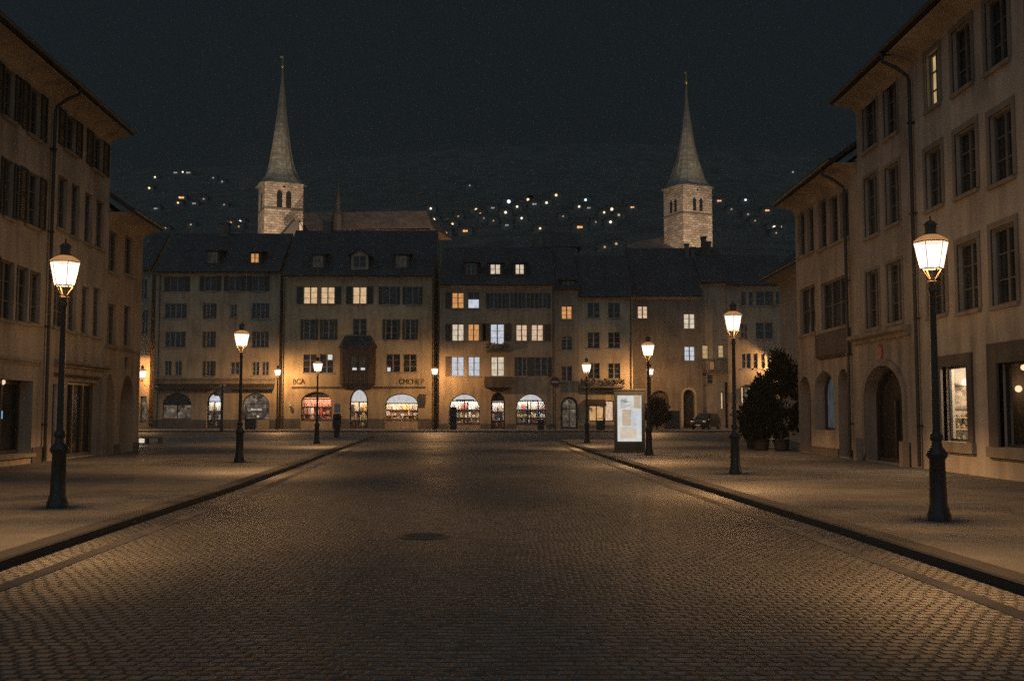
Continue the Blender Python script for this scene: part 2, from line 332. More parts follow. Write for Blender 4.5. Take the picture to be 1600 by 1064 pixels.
class House:
    def __init__(s, name, label, ox, oy, rot, W, H, depth, mat, cat='house', base=0., plinth=None, group=None):
        s.W, s.H, s.depth, s.mat, s.rot = W, H, depth, mat, rot
        s.root = thing(name, label, cat, (ox, oy, base), rot, group); s.o = Vector((ox, oy, base))
        s.ex = Vector((math.cos(rot), math.sin(rot), 0)); s.ey = Vector((-math.sin(rot), math.cos(rot), 0)); s.open = []
    def hp(s, px, py, ly=0.):
        r = ray(px, py); e = Vector((0, 0, EYE)); p0 = s.o + s.ey * ly
        t = (p0 - e).dot(s.ey) / r.dot(s.ey); q = e + r * t - s.o
        return q.dot(s.ex), q.z
    def rect(s, x0, x1, y0, y1, ly=0.):
        ym = (y0 + y1) / 2; xm = (x0 + x1) / 2
        return s.hp(x0, ym, ly)[0], s.hp(x1, ym, ly)[0], s.hp(xm, y1, ly)[1], s.hp(xm, y0, ly)[1]
    def win(s, px, lit='d', cas=2, rows=3, sh=False, arch=0, slats=False, reveal=.16, fr=None, sill=True, surround=0, shm=None, name='window', kind_label=None, inner=None):
        """px = (x0,x1,y0,y1) in the photograph (including open shutters when sh)"""
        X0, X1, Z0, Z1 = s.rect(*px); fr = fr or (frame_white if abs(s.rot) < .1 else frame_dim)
        x0, x1 = X0, X1
        if sh: w = (X1 - X0) * (.25 if sh is True else sh); x0, x1 = X0 + w, X1 - w
        s.open.append((x0, x1, Z0, Z1, arch, False, reveal))
        mb = MB(); pts = outline(x0, x1, Z0, Z1, arch); y0, y1 = reveal - .04, reveal + .03
        strip_frame(mb, pts, .07, y0, y1)
        zt = Z1 - arch
        for k in range(1, cas):
            c = x0 + (x1 - x0) * k / cas; b = .06 if cas == 2 or k * 2 == cas else .045; mb.box(c - b, c + b, y0 + .003, y1 - .003, Z0 + .06, (Z1 - .06 if cas == 2 or not arch else zt))
        for k in range(1, rows):
            z = Z0 + (zt - Z0) * k / rows; mb.box(x0 + .06, x1 - .06, y0 + .012, y1 - .012, z - .018, z + .018)
        if arch: mb.box(x0 + .06, x1 - .06, y0 + .001, y1 - .001, zt - .05, zt + .05)
        w_o = mb.build(name, fr, s.root)
        if kind_label: w_o['label'] = kind_label
        pb = MB(); g = [(x, reveal + .022, z) for x, z in pts]; pb.add(g, [tuple(range(len(g)))])
        pb.build('pane', inner or LIT[lit], w_o)
        if sill: MB().box(x0 - .1, x1 + .1, -.09, reveal - .045, Z0 - .1, Z0 + .002).build('sill', stone_trim, w_o)
        if surround:
            sb = MB(); q = surround
            sb.box(x0 - q, x0, -.03, .02, Z0, Z1 + q); sb.box(x1, x1 + q, -.03, .02, Z0, Z1 + q); sb.box(x0, x1, -.03, .02, Z1, Z1 + q)
            if surround and not sill: sb.box(x0 - q, x1 + q, -.03, .02, Z0 - q, Z0)
            sb.build('surround', window_stone, w_o)
        if sh:
            for a, b in ((X0, x0 - .02), (x1 + .02, X1)):
                q = MB(); slatted(q, a, b, Z0 + .02, Z1 - .02, -.055, -.012, slats); q.build('shutter', shm or shutter_m, w_o)
        return w_o
    def hole(s, px, arch=0, pointed=False, reveal=.3, to_ground=False):
        x0, x1, z0, z1 = s.rect(*px)
        if to_ground: z0 = 0.02
        s.open.append((x0, x1, z0, z1, arch, pointed, reveal)); return x0, x1, z0, z1
    def shop(s, px, disp, arch=0, pointed=False, cas=2, reveal=.28, to_ground=False, fr=None, lunette=None, name='shop_window', rail=None, deep=.05, frame=.09, room=None, lun=None):
        x0, x1, z0, z1 = s.hole(px, arch, pointed, reveal, to_ground); fr = fr or frame_dark
        pts = outline(x0, x1, z0, z1, arch, pointed); mb = MB(); y0, y1 = reveal - .05, reveal + .04
        strip_frame(mb, pts, frame, y0, y1); zt = z1 - (lun or arch)
        for k in range(1, cas):
            c = x0 + (x1 - x0) * k / cas; mb.box(c - .05, c + .05, y0 + .003, y1 - .003, z0 + .05, zt)
        if arch and lunette: mb.box(x0 + .05, x1 - .05, y0 + .001, y1 - .001, zt - .05, zt + .05)
        for k in rail or ():
            z = z0 + (z1 - z0) * k; mb.box(x0 + .05, x1 - .05, y0 + .006, y1 - .006, z - .04, z + .04)
        w = mb.build(name, fr, s.root)
        if lunette and arch:
            lo = [(x0, z0), (x1, z0), (x1, zt), (x0, zt)]; up = [p for p in pts if p[1] >= zt - 1e-6]
            if lun and lun < arch:
                g_ = [i_ for i_, p in enumerate(pts) if p[1] >= zt - 1e-6]; a_, b_ = pts[g_[0] - 1], pts[g_[0]]; xr = a_[0] + (b_[0] - a_[0]) * (zt - a_[1]) / (b_[1] - a_[1])
                up = [(xr, zt)] + up + [(x0 + x1 - xr, zt)]
            if room: shop_room(s, w, (x0, x1, z0, z1), zt, *room)
            else: MB().add([(x, reveal + deep, z) for x, z in lo], [(0, 1, 2, 3)]).build('display', disp, w)
            MB().add([(x, reveal + deep, z) for x, z in up], [tuple(range(len(up)))]).build('fanlight', lunette, w)
        else:
            MB().add([(x, reveal + deep, z) for x, z in pts], [tuple(range(len(pts)))]).build('display', disp, w)
        return w, (x0, x1, z0, z1)
    def part(s, name, mb, m, smooth=False, label=None, parent=None):
        o = mb.build(name, m, parent or s.root, smooth)
        if label: o['label'] = label
        return o
    def wall(s, name='wall', plinth=None):
        W, H, D = s.W, s.H, s.depth; mb = MB()
        def clamp(o): return o
        ops = [o for o in s.open]
        xs = sorted({0., W} | {round(min(max(v, 0), W), 4) for o in ops for v in o[:2]})
        for a, b in zip(xs, xs[1:]):
            if b - a < 1e-4: continue
            m = (a + b) / 2; blk = sorted((q[2], q[3]) for q in ops if q[0] < m < q[1]); z = 0.
            for z0, z1 in blk:
                if z0 > z + 1e-4: mb.quad((a, 0, z), (b, 0, z), (b, 0, z0), (a, 0, z0))
                z = max(z, z1)
            if H > z: mb.quad((a, 0, z), (b, 0, z), (b, 0, H), (a, 0, H))
        for x0, x1, z0, z1, arch, pointed, rv in ops:
            pts = outline(x0, x1, z0, z1, arch, pointed); n = len(pts)
            for i in range(n):
                p, q = pts[i], pts[(i + 1) % n]
                mb.quad((p[0], 0, p[1]), (q[0], 0, q[1]), (q[0], rv + .1, q[1]), (p[0], rv + .1, p[1]))
            if arch:
                top = pts[2:]
                for p, q in zip(top, top[1:]): mb.quad((p[0], 0, p[1]), (q[0], 0, q[1]), (q[0], 0, z1 + 1e-4), (p[0], 0, z1 + 1e-4))
        mb.quad((0, 0, 0), (0, 0, H), (0, D, H), (0, D, 0)); mb.quad((W, 0, 0), (W, D, 0), (W, D, H), (W, 0, H)); mb.quad((0, D, 0), (0, D, H), (W, D, H), (W, D, 0))
        # a hollow block, closed on top by the roof
        me = mb; o = me.build(name, s.mat, s.root)
        if plinth:
            free = [(0., W)]
            for q in ops:
                if q[2] < plinth:
                    nf = []
                    for a, b in free:
                        if q[1] <= a or q[0] >= b: nf.append((a, b)); continue
                        if q[0] - .02 > a: nf.append((a, q[0] - .02))
                        if q[1] + .02 < b: nf.append((q[1] + .02, b))
                    free = nf
            for a, b in free: MB().box(a, b, -.05, -.002, 0, plinth).build('plinth', stone_dark, s.root)
        return o
    def roof(s, rise, over=.55, cove=.45, gable_over=.0, ridge=.5, mat=None, left=0., right=0.):
        """gable roof with the ridge along the facade and a coved eave"""
        W, H, D = s.W, s.H, s.depth; m = mat or roof_m; a, b = -gable_over - left, W + gable_over + right
        yr = D * ridge; t = .16; k = rise / (yr + over)
        prof = [(-over, H), (yr, H + rise), (D + .4, H + rise - (D + .4 - yr) * k), (D + .4, H + rise - (D + .4 - yr) * k - t), (yr, H + rise - t * 1.2), (-over, H - t)]
        r = s.part('roof', MB().prism_yz(prof, a, b), m)
        g = MB()
        if cove:
            pf = [(0, H - cove)]
            for i in range(1, 7):
                q = i / 6 * math.pi / 2; pf.append((-(over - .06) * (1 - math.cos(q)), H - cove + (cove - t - .004) * math.sin(q)))
            pf += [(-.003, H - t - .004)]
            s.part('eave', MB().prism_yz([(y - .003, z) for y, z in pf], a + .003, b - .003), soffit_m, True)
        s.part('gutter', MB().tube([(a, -over - .06, H - .05), (b, -over - .06, H - .05)], .07, 8), zinc, True)
        # gable walls up to the slope
        for x in (0.003, W - .003): s.part('gable', MB().add([(x, 0, H - .01), (x, D, H - .01), (x, yr, H + rise - t * 1.3)], [(0, 1, 2)]), s.mat)
        s.k, s.over = k, over
        return r
    def dormer(s, px, lit='d', gabled=False, ly=1.6, cas=2):
        k = s.k
        for _ in range(6):
            x0, x1, z0, z1 = s.rect(*px, ly); ly = max(.05, (z0 - .2 - s.H) / k - s.over)
        zr = s.H + (ly + s.over) * k       # roof height there
        zb = zr - .1; m = MB(); ov = .18
        yb = ly + (z1 + .3 - zr) / k + .4
        m.box(x0 - .22, x1 + .22, ly, yb, zb, z1 + .12)
        d = s.part('dormer', m, shutter_b if not gabled else s.mat)
        rf = MB(); c = (x0 + x1) / 2
        if gabled:
            h = (x1 - x0) * .55
            rf.prism_xz([(x0 - .55, z1 + .08), (c, z1 + .08 + h), (x1 + .55, z1 + .08), (x1 + .55, z1 - .04), (c, z1 - .06 + h), (x0 - .55, z1 - .04)], ly - .35, yb + h / k)
            m2 = MB().prism_xz([(x0 - .3, z1), (x1 + .3, z1), (c, z1 - .05 + h)], ly - .02, yb + 1)
            m2.build('gable_front', s.mat, d)
        else:
            rf.add([(x0 - .4, ly - .25, z1 + .1), (x1 + .4, ly - .25, z1 + .1), (x1 + .4, yb + .5, z1 + .5), (x0 - .4, yb + .5, z1 + .5), (x0 - .4, ly - .25, z1 + .2), (x1 + .4, ly - .25, z1 + .2), (x1 + .4, yb + .5, z1 + .6), (x0 - .4, yb + .5, z1 + .6)],
                   [(0, 3, 2, 1), (4, 5, 6, 7), (0, 1, 5, 4), (1, 2, 6, 5), (2, 3, 7, 6), (3, 0, 4, 7)])
        rf.build('dormer_roof', roof_m, d)
        w = MB(); strip_frame(w, outline(x0, x1, z0, z1), .06, ly - .05, ly - .002)
        w.box(c - .05, c + .05, ly - .047, ly - .004, z0 + .05, z1 - .05); w.box(x0 + .05, x1 - .05, ly - .044, ly - .006, (z0 + z1) / 2 - .02, (z0 + z1) / 2 + .02)
        w.add([(x0 + .04, ly - .02, z0 + .04), (x1 - .04, ly - .02, z0 + .04), (x1 - .04, ly - .02, z1 - .04), (x0 + .04, ly - .02, z1 - .04)], [(0, 1, 2, 3)], 1)
        w.build('window', [frame_white, LIT[lit]], d)
        return d
    def pipe(s, px, ytop=None, off=.12, r=.055, gooseneck=True):
        """downpipe from the eave gutter to the ground"""
        x = s.hp(px, 645)[0]; H = s.H; o = s.over
        pts = [(x, -off, .05), (x, -off, H - .95)]
        if gooseneck: pts += [(x, -off - .03, H - .8), (x, -o * .6, H - .52), (x, -o - .03, H - .36), (x, -o - .06, H - .1)]
        else: pts += [(x, -off, H - .2)]
        p = s.part('downpipe', MB().tube(pts, r, 8), zinc, True)
        for z in (1.2, H * .35, H * .6, H * .82): MB().box(x - .08, x + .08, -off - .075, .01, z, z + .05).build('bracket', zinc, p)
    def band(s, px0, px1, py0, py1, out=.12, name='cornice', m=None, ly=0.):
        x0, x1, z0, z1 = s.rect(px0, px1, py0, py1); h = z1 - z0
        return s.part(name, MB().prism_yz([(.0, z0), (-out * .4, z0), (-out * .45, z0 + h * .35), (-out, z0 + h * .6), (-out, z1), (0, z1 + .02)], x0, x1), m or stone_trim)

# ------------------------------------------------------------------ world
w = bpy.data.worlds.new('World'); sc.world = w; w.use_nodes = True
wn = w.node_tree; bg = wn.nodes['Background']
tc = wn.nodes.new('ShaderNodeTexCoord'); sx = wn.nodes.new('ShaderNodeSeparateXYZ'); wn.links.new(tc.outputs['Generated'], sx.inputs[0])
wr = wn.nodes.new('ShaderNodeValToRGB'); wn.links.new(sx.outputs[2], wr.inputs[0])
wr.color_ramp.elements[0].position = 0; wr.color_ramp.elements[0].color = (.0112, .0172, .0200, 1)
wr.color_ramp.elements[1].position = .6; wr.color_ramp.elements[1].color = (.0090, .0145, .0172, 1)
wn.links.new(wr.outputs[0], bg.inputs[0]); bg.inputs[1].default_value = .54

# added cool fill light that lifts the dark tones, from high up and behind
sl = bpy.data.lights.new('cool_fill', 'SUN'); sl.energy = .44; sl.angle = R(120); sl.color = (.64, .83, 1.)
so = bpy.data.objects.new('cool_fill', sl); COL.objects.link(so); so.rotation_euler = (R(42), 0, R(-12)); so.location = (0, -20, 60)

# ------------------------------------------------------------------ ground
ROAD_Z = -.11
road_m = cobbles('cobble_setts', (.115, .114, .11), .142, .118, .028, .54, .30, .34, .22, .85, .03, (9, 30), .32)
pave_m = cobbles('pavement_slabs', (.15, .143, .13), .62, .42, .012, .62, .25, .16, .0, .25, .006, (8, 26), .5)
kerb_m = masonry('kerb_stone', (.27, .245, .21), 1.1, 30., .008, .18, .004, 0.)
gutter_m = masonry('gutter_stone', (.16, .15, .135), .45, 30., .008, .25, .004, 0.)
kerb_face = plain('shaded_kerb_face', (.06, .058, .055), .8)  # shade on the road side of the kerb, put into a darker colour
ground_m = plain('dark_ground', (.05, .05, .045), .95)
tag(MB().quad((-900, -60, -.4), (900, -60, -.4), (900, 1200, -.4), (-900, 1200, -.4)).build('ground', ground_m), kind='structure')
tag(MB().quad((-70, -14, ROAD_Z), (70, -14, ROAD_Z), (70, 135, ROAD_Z), (-70, 135, ROAD_Z)).build('road', road_m), kind='structure')

def offset(P, d):
    out = []
    for i, p in enumerate(P):
        a = Vector(P[max(i - 1, 0)]); b = Vector(P[min(i + 1, len(P) - 1)]); t = (b - a).normalized()
        out.append((p[0] - t.y * d, p[1] + t.x * d))
    return out
def kerb(name, P, side):
    """P runs along the road edge of the kerb, away from the camera; side +1: the pavement lies to the left of it"""
    I = offset(P, .30 * side); G = offset(P, -.42 * side); G2 = offset(P, -.62 * side); a = MB()
    I = [(x, y) for x, y in I]
    B = offset(P, .02 * side)
    for k in range(len(P) - 1):
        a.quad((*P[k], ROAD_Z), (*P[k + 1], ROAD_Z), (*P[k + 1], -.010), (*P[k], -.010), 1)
        a.quad((*P[k], -.010), (*P[k + 1], -.010), (*B[k + 1], .006), (*B[k], .006))
        a.quad((*B[k], .006), (*B[k + 1], .006), (*I[k + 1], .006), (*I[k], .006))
        a.quad((*I[k], .006), (*I[k + 1], .006), (*I[k + 1], -.05), (*I[k], -.05))
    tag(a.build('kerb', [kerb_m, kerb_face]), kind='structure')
    g = MB()
    for k in range(len(P) - 1):
        g.quad((*G[k], ROAD_Z + .004), (*G[k + 1], ROAD_Z + .004), (*G2[k + 1], ROAD_Z + .006), (*G2[k], ROAD_Z + .006))
        g.quad((*G2[k], ROAD_Z + .006), (*G2[k + 1], ROAD_Z + .006), (*G2[k + 1], ROAD_Z - .01), (*G2[k], ROAD_Z - .01))
        g.quad((*G[k], ROAD_Z + .004), (*G[k + 1], ROAD_Z + .004), (*G[k + 1], ROAD_Z - .01), (*G[k], ROAD_Z - .01))
    tag(g.build('road_gutter', gutter_m), kind='structure')
    return I
def corner(x, y, r, a0, a1, n=8):
    return [(x + r * math.cos(R(a0 + (a1 - a0) * k / n)), y + r * math.sin(R(a0 + (a1 - a0) * k / n))) for k in range(n + 1)]
KL = [(-5.0, -6), (-5.56, 11), (-5.78, 15), (-6.15, 23), (-6.95, 34.5), (-8.5, 55), (-9.7, 72)] + corner(-12.9, 73.5, 3, 10, 90, 6) + [(-20, 76.5), (-60, 78)]
KR = [(5.25, -6), (4.82, 9.6), (4.66, 14.6), (3.98, 28.8), (3.3, 46), (2.9, 61)] + corner(5.9, 62, 3, 180, 90, 6) + [(14, 65), (60, 66)]
KF = [(-60, 92.6), (-2, 91.4), (60, 92.2)]
IL = kerb('left', KL, 1); IR = kerb('right', KR, -1); IF = kerb('far', KF, 1)
tag(MB().add([(x, y, 0) for x, y in IL + [(-60, -6)]], [tuple(range(len(IL) + 1))]).build('pavement', pave_m), kind='structure')
tag(MB().add([(x, y, 0) for x, y in IR + [(60, -6)]], [tuple(range(len(IR) + 1))]).build('pavement', pave_m), kind='structure')
tag(MB().add([(x, y, 0) for x, y in IF + [(60, 135), (-60, 135)]], [tuple(range(len(IF) + 2))]).build('pavement', pave_m), kind='structure')

# manhole cover in the road
p = at(662, 836, 14.4)
mh_m = plain('worn_rim', (.07, .068, .064), .6)
mh = thing('manhole_cover', 'round dark iron manhole cover set in the cobbled road', 'manhole cover', (p.x, 14.4, ROAD_Z))
MB().lathe([(.36, .0), (.36, .012), (.30, .012), (.30, .004)], 28).build('rim', mh_m, mh)
c = MB().lathe([(.298, .0), (.298, .008), (.02, .010)], 28)
for i in range(-3, 4):
    h = math.sqrt(max(0, .27 ** 2 - (i * .075) ** 2)); c.box(-h, h, i * .075 - .014, i * .075 + .014, .009, .015)
c.build('cover', plain('worn_cover', (.06, .058, .055), .6), mh)
paper_m = plain('pale_paper', (.55, .5, .42), .8)
for lab, px, py in (('small pale paper scrap lying flat on the cobbles, nearest of three', 672, 731), ('small pale paper scrap on the cobbles between two others', 683, 724), ('small pale paper scrap on the cobbles, farthest of three', 692, 721)):
    d = 1.71 * F / (py - 645); x = at(px, py, d).x
    s_ = MB().add([(-.1, -.06, .002), (.08, -.07, .02), (.11, .05, .004), (-.07, .08, .03), (0, 0, .012)], [(0, 1, 4), (1, 2, 4), (2, 3, 4), (3, 0, 4)])
    tag(s_.build('paper_scrap', paper_m, None, False, (x, d, ROAD_Z + .004), rnd.uniform(0, 6)), lab, 'paper scrap', 'paper scraps on the road')

# ------------------------------------------------------------------ street lamps
AMBER = (1., .53, .21)
glass_lit = lantern_glass('lantern_glass', (.76, .69, .62), 1.0)
halo_m = glow('amber_halo', (.62, .30, .11), .75, .25, (8., 8., 8.))  # glow colour imitating the orange halo above the lantern glass
bulb_m = glow('lamp_bulb', (1., .84, .66), 1.1, .05)
def lantern_parts(root, z, k=1.0, mb_iron=True):
    """six-sided lantern whose holder starts at height z"""
    zb, zt = z + .22 * k, z + .62 * k; n = 6; rb, rt = .165 * k, .255 * k
    h = MB().lathe([(.085 * k, z), (.085 * k, z + .02 * k), (.05 * k, z + .035 * k), (.05 * k, z + .06 * k)], 12)
    for i in range(4):
        a = math.pi / 4 + i * math.pi / 2; h.tube([(.045 * k * math.cos(a), .045 * k * math.sin(a), z + .05 * k), (rb * .95 * math.cos(a), rb * .95 * math.sin(a), zb)], .012 * k, 6)
    h.build('lantern_holder', brass, root, True)
    f = MB()
    def ringpts(r, zz): return [(r * math.cos(2 * math.pi * i / n), r * math.sin(2 * math.pi * i / n), zz) for i in range(n)]
    A, B = ringpts(rb, zb), ringpts(rt, zt)
    for i in range(n):
        f.tube([A[i], B[i]], .005 * k, 6); f.tube([A[i], A[(i + 1) % n]], .009 * k, 6); f.tube([B[i], B[(i + 1) % n]], .009 * k, 6)
    f.build('lantern_frame', iron, root)
    g = MB()
    for i in range(n):
        j = (i + 1) % n; g.quad(*[tuple(Vector(q) * 1) for q in (A[i], A[j], B[j], B[i])])
    g.build('lantern_glass', glass_lit, root)
    MB().lathe([(rt * .99, zt + .012 * k), (rt * .96, zt + .03 * k), (rt * .72, zt + .075 * k), (.10 * k, zt + .118 * k)], 12).build('lantern_halo', halo_m, root, True)  # added glowing shape that stands in for the lantern's halo
    r = MB().lathe([(.11 * k, zt + .115 * k), (.105 * k, zt + .13 * k), (.08 * k, zt + .15 * k), (.085 * k, zt + .26 * k), (.105 * k, zt + .27 * k), (.06 * k, zt + .32 * k), (.015 * k, zt + .34 * k), (.012 * k, zt + .40 * k), (.001, zt + .42 * k)], 12)
    r.build('lantern_roof', iron, root, True)
    MB().ball((0, 0, zb + .12 * k), .05 * k, sz=1.5).build('bulb', bulb_m, root, True)
    return zb + .2 * k
LAMP_W = 2250.
def photometric(o, st=None):
    """the reflector spreads the light in a ring: most of it 50 to 60 degrees off the post, little sideways and upwards"""
    l = o.data; l.use_nodes = True; n = l.node_tree; e = n.nodes['Emission']
    t = n.nodes.new('ShaderNodeTexCoord'); sp = n.nodes.new('ShaderNodeSeparateXYZ'); n.links.new(t.outputs['Normal'], sp.inputs[0])
    m = n.nodes.new('ShaderNodeMath'); m.operation = 'MULTIPLY_ADD'; m.inputs[1].default_value = -.5; m.inputs[2].default_value = .5; n.links.new(sp.outputs[2], m.inputs[0])
    r = n.nodes.new('ShaderNodeValToRGB'); n.links.new(m.outputs[0], r.inputs[0]); el = r.color_ramp.elements
    st = st or [(180, .07), (120, .10), (90, .135), (80, .10), (70, .08), (66, .12), (62, .48), (57, 1.), (48, .85), (30, .5), (0, .4)]
    while len(el) < len(st): el.new(.5)
    for k, (a, v) in enumerate(st): el[k].position = (math.cos(R(a)) + 1) / 2; el[k].color = (v, v, v, 1)
    n.links.new(r.outputs[0], e.inputs['Strength']); return o
def street_lamp():
    t = thing('street_lamp', '-', 'street lamp', group='street lamps along the kerbs')
    MB().lathe([(.175, 0), (.175, .10), (.155, .13), (.15, .17), (.128, .24), (.122, .5), (.112, .90), (.15, .955), (.158, .985), (.13, 1.03), (.095, 1.08)], 16).build('base', iron, t, True)
    MB().lathe([(.088, 1.075), (.070, 1.17), (.092, 1.20), (.097, 1.235), (.09, 1.27), (.058, 1.30), (.056, 1.6), (.050, 2.6), (.043, 3.40), (.06, 3.43), (.06, 3.47), (.04, 3.50), (.04, 3.565)], 14).build('post', iron, t, True)
    zl = lantern_parts(t, 3.56)
    photometric(light('lamp_light', (0, 0, zl), LAMP_W, AMBER, t, .06))
    return t
SL = street_lamp()
LAMPS = [(*gp(90, 793), 4, 'large black street lamp before the shop with tall folding glass doors'),
         (*gp(374, 722), 33, 'black street lamp standing before the archways of the broad ochre house with two awnings'),
         (*gp(495, 693), 11, 'black street lamp in front of the pink lit shop window'),
         (*gp(1467, 813), 50, 'largest black street lamp, before the plastered house with two framed shop windows'),
         (*gp(1149, 740), 20, 'black street lamp standing beside the dark clipped evergreens'),
         (*gp(1014, 711), 8, 'black street lamp right beside the lit poster panel'),
         (*gp(917, 692), 44, 'black street lamp in front of the narrow house with a flowered balcony')]
for i, (x, y, rz, lab) in enumerate(LAMPS):
    o = SL if i == 0 else copy_tree(SL); o.location = (x, y, 0); o.rotation_euler.z = R(rz); o['label'] = lab
def slim_lamp():
    t = thing('slim_street_lamp', '-', 'street lamp', group='slim lamps by the far house fronts')
    MB().lathe([(.2, 0), (.2, .12), (.13, .2), (.12, .9), (.16, .95), (.09, 1.05)], 12).build('base', iron, t, True)
    MB().lathe([(.085, 1.0), (.075, 3.), (.065, 4.92), (.1, 4.96), (.06, 5.02)], 12).build('post', iron, t, True)
    zl = lantern_parts(t, 5.0, 1.35); photometric(light('lamp_light', (0, 0, zl), 2050., (1., .52, .2), t, .1), [(180, .16), (125, .3), (105, .6), (88, 1.), (60, 1.), (30, .8), (0, .6)]); return t
a = slim_lamp(); b = copy_tree(a)
a.location = (at(433, 645, 101.6).x, 101.6, 0); a['label'] = 'slim lit lamp post at the joint of the awning house and the oriel house'
b.location = (at(679, 645, 99.2).x, 99.2, 0); b['label'] = 'slim lit lamp post between the oriel house and the two white lit shop windows'
c_ = copy_tree(a); c_.location = (at(1016.5, 645, 99.8).x, 99.8, 0); c_['label'] = 'slim distant lit lamp almost hidden behind the street lamp beside the poster panel'
def wall_lantern(label, px, py, d, wall_dx, wall_dy, k, power):
    p = at(px, py, d); t = thing('wall_lantern', label, 'wall lantern', (p.x, d, p.z - .42 * k), 0, 'lanterns fixed to house walls')
    lantern_parts(t, 0, k)
    m = MB().tube([(0, 0, -.02), (0, 0, -.14 * k), (wall_dx * .4, wall_dy * .4, -.25 * k), (wall_dx, wall_dy, -.2 * k)], .018, 6)
    m.tube([(wall_dx * .3, wall_dy * .3, -.2 * k), (wall_dx * .7, wall_dy * .7, -.42 * k), (wall_dx, wall_dy, -.5 * k)], .014, 6)
    m.build('bracket', iron, t, True)
    light('lamp_light', (0, 0, .42 * k), power, AMBER, t, .06); return t

# ------------------------------------------------------------------ houses along the sides
LA = math.atan(.062)
def left_house(name, label, y0, y1, H, mat, **k):
    L = (y1 - y0) / math.cos(LA); return House(name, label, -13.3 - .062 * y0, y0, R(90) + LA, L, H, 11, mat, **k)
def right_house(name, label, y0, y1, H, mat, **k):
    return House(name, label, 11.9, y1, R(-90), y1 - y0, H, 11, mat, **k)
st_l1 = stucco('plaster_buff', (.40, .35, .285)); st_l2 = stucco('plaster_sand', (.43, .37, .295)); st_l3 = stucco('plaster_ochre', (.42, .33, .23))
st_r1 = stucco('plaster_cream', (.48, .425, .35)); st_r2 = stucco('plaster_rose', (.37, .32, .27)); st_r3 = stucco('plaster_grey_buff', (.40, .33, .26))

# near house beyond the large lamp
h = left_house('corner_shop_house', 'buff plastered three storey house with shuttered windows and a wide dark shop opening', 13.5, 34.0, 12.6, st_l1, base=0)
for q in ((-5, 32, 107, 186), (34, 73, 138, 214), (-44, -8, 76, 166), (0, 27, 250, 341), (30, 71, 269, 354), (-40, -6, 232, 330), (-34, -2, 394, 496), (0, 22, 407, 500), (25, 44, 416, 504), (46, 63, 424, 506)):
    h.win(q, 'd', 2, 3, q[1] - q[0] > 24 and .26, slats=True, surround=.0)
sw, r_ = h.shop((-42, 50, 592, 712), glass_dark, cas=3, reveal=.45, frame=.12)
g = MB().box(r_[0] - .25, r_[1] + .25, -.08, .43, r_[2] - .12, r_[2] - .002); h.part('shop_sill', g, stone_trim)
h.band(-60, 62, 556, 566, .1, 'string_course', stone_trim)
h.wall(plinth=.5); h.roof(5.2, .85, .5); h.pipe(66, gooseneck=True)
lp = at(3, 597, 31.5)
sx0, sz0 = h.hp(4, 597, .42); sx1, sz1 = h.hp(3, 648, .44)
MB().ball((sx0, .42, sz0), .085).build('shop_light', glow('warm_bulb', (1., .66, .42), 1.1, .1), sw, True)
MB().box(sx1 - .2, sx1 + .05, .44, .46, sz1 - .12, sz1 + .12).build('screen', glow('blue_screen', (.25, .45, .62), .9, .2), sw)

h = left_house('folding_door_house', 'sand coloured house with a row of narrow tall windows and tall folding glass shop doors', 34.0, 39.6, 12.6, st_l2)
for q in ((91, 128, 180, 238), (135, 170, 213, 268)): h.win(q, 'd', 2, 3, .27, slats=True)
for q in ((90, 105, 276, 359), (111, 124, 288, 371), (132, 144, 302, 381), (150, 163, 314, 389), (84, 104, 436, 512), (106, 119, 442, 518), (127, 139, 448, 522), (145, 157, 450, 527)): h.win(q, 'd', 2, 3)
x0, x1, z0, z1 = h.rect(82, 90, 600, 702); h.shop((81, 90, 600, 704), glow('pale_lit_glass', (.26, .25, .24), 1., .3), cas=1, reveal=.2)
sw, r_ = h.shop((104, 151, 597, 712), glass_dark, cas=3, reveal=.22, fr=plain('bronze_frame', (.20, .15, .10), .45, .2), frame=.11)
h.band(84, 164, 567, 577, .28, 'shop_cornice', stone_trim); h.band(84, 152, 586, 591, .14, 'lintel_shadow', stone_dark)  # shadow at the lintel put in as a dark stone band
x0, x1, z0, z1 = h.rect(152.5, 161, 590, 711)
pb = MB().box(x0, x1, -.12, -.003, .9, z1); pb.box(x0 - .03, x1 + .03, -.16, -.003, 0, .9); h.part('pilaster', pb, stone_trim)
h.wall(); h.roof(5.2, .85, .5)
h = left_house('arcade_house', 'low ochre house end with two tall pointed archways and a lantern on its corner', 39.6, 44.1, 9.6, st_l3)
for q in ((170, 184, 362, 426), (195, 208, 370, 430), (168, 181, 475, 540), (193, 204, 478, 542)): h.win(q, 'd', 2, 3)
h.win((195, 202, 558, 577), 'd', 1, 1, sill=False)
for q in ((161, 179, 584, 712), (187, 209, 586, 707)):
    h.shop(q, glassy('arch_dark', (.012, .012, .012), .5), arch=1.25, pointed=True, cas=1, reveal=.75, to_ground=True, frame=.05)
x0, x1, z0, z1 = h.rect(165, 171, 666, 676)
h.wall(plinth=.35); h.roof(4.4, .85, .45); h.band(163, 217, 546, 549, .06, 'string_course', stone_trim)
wall_lantern('lit lantern on a bracket beside the sliver of house past the arcaded corner house', 222.5, 585, 107.2, -.0, 2.2, 1.75, 1500.)

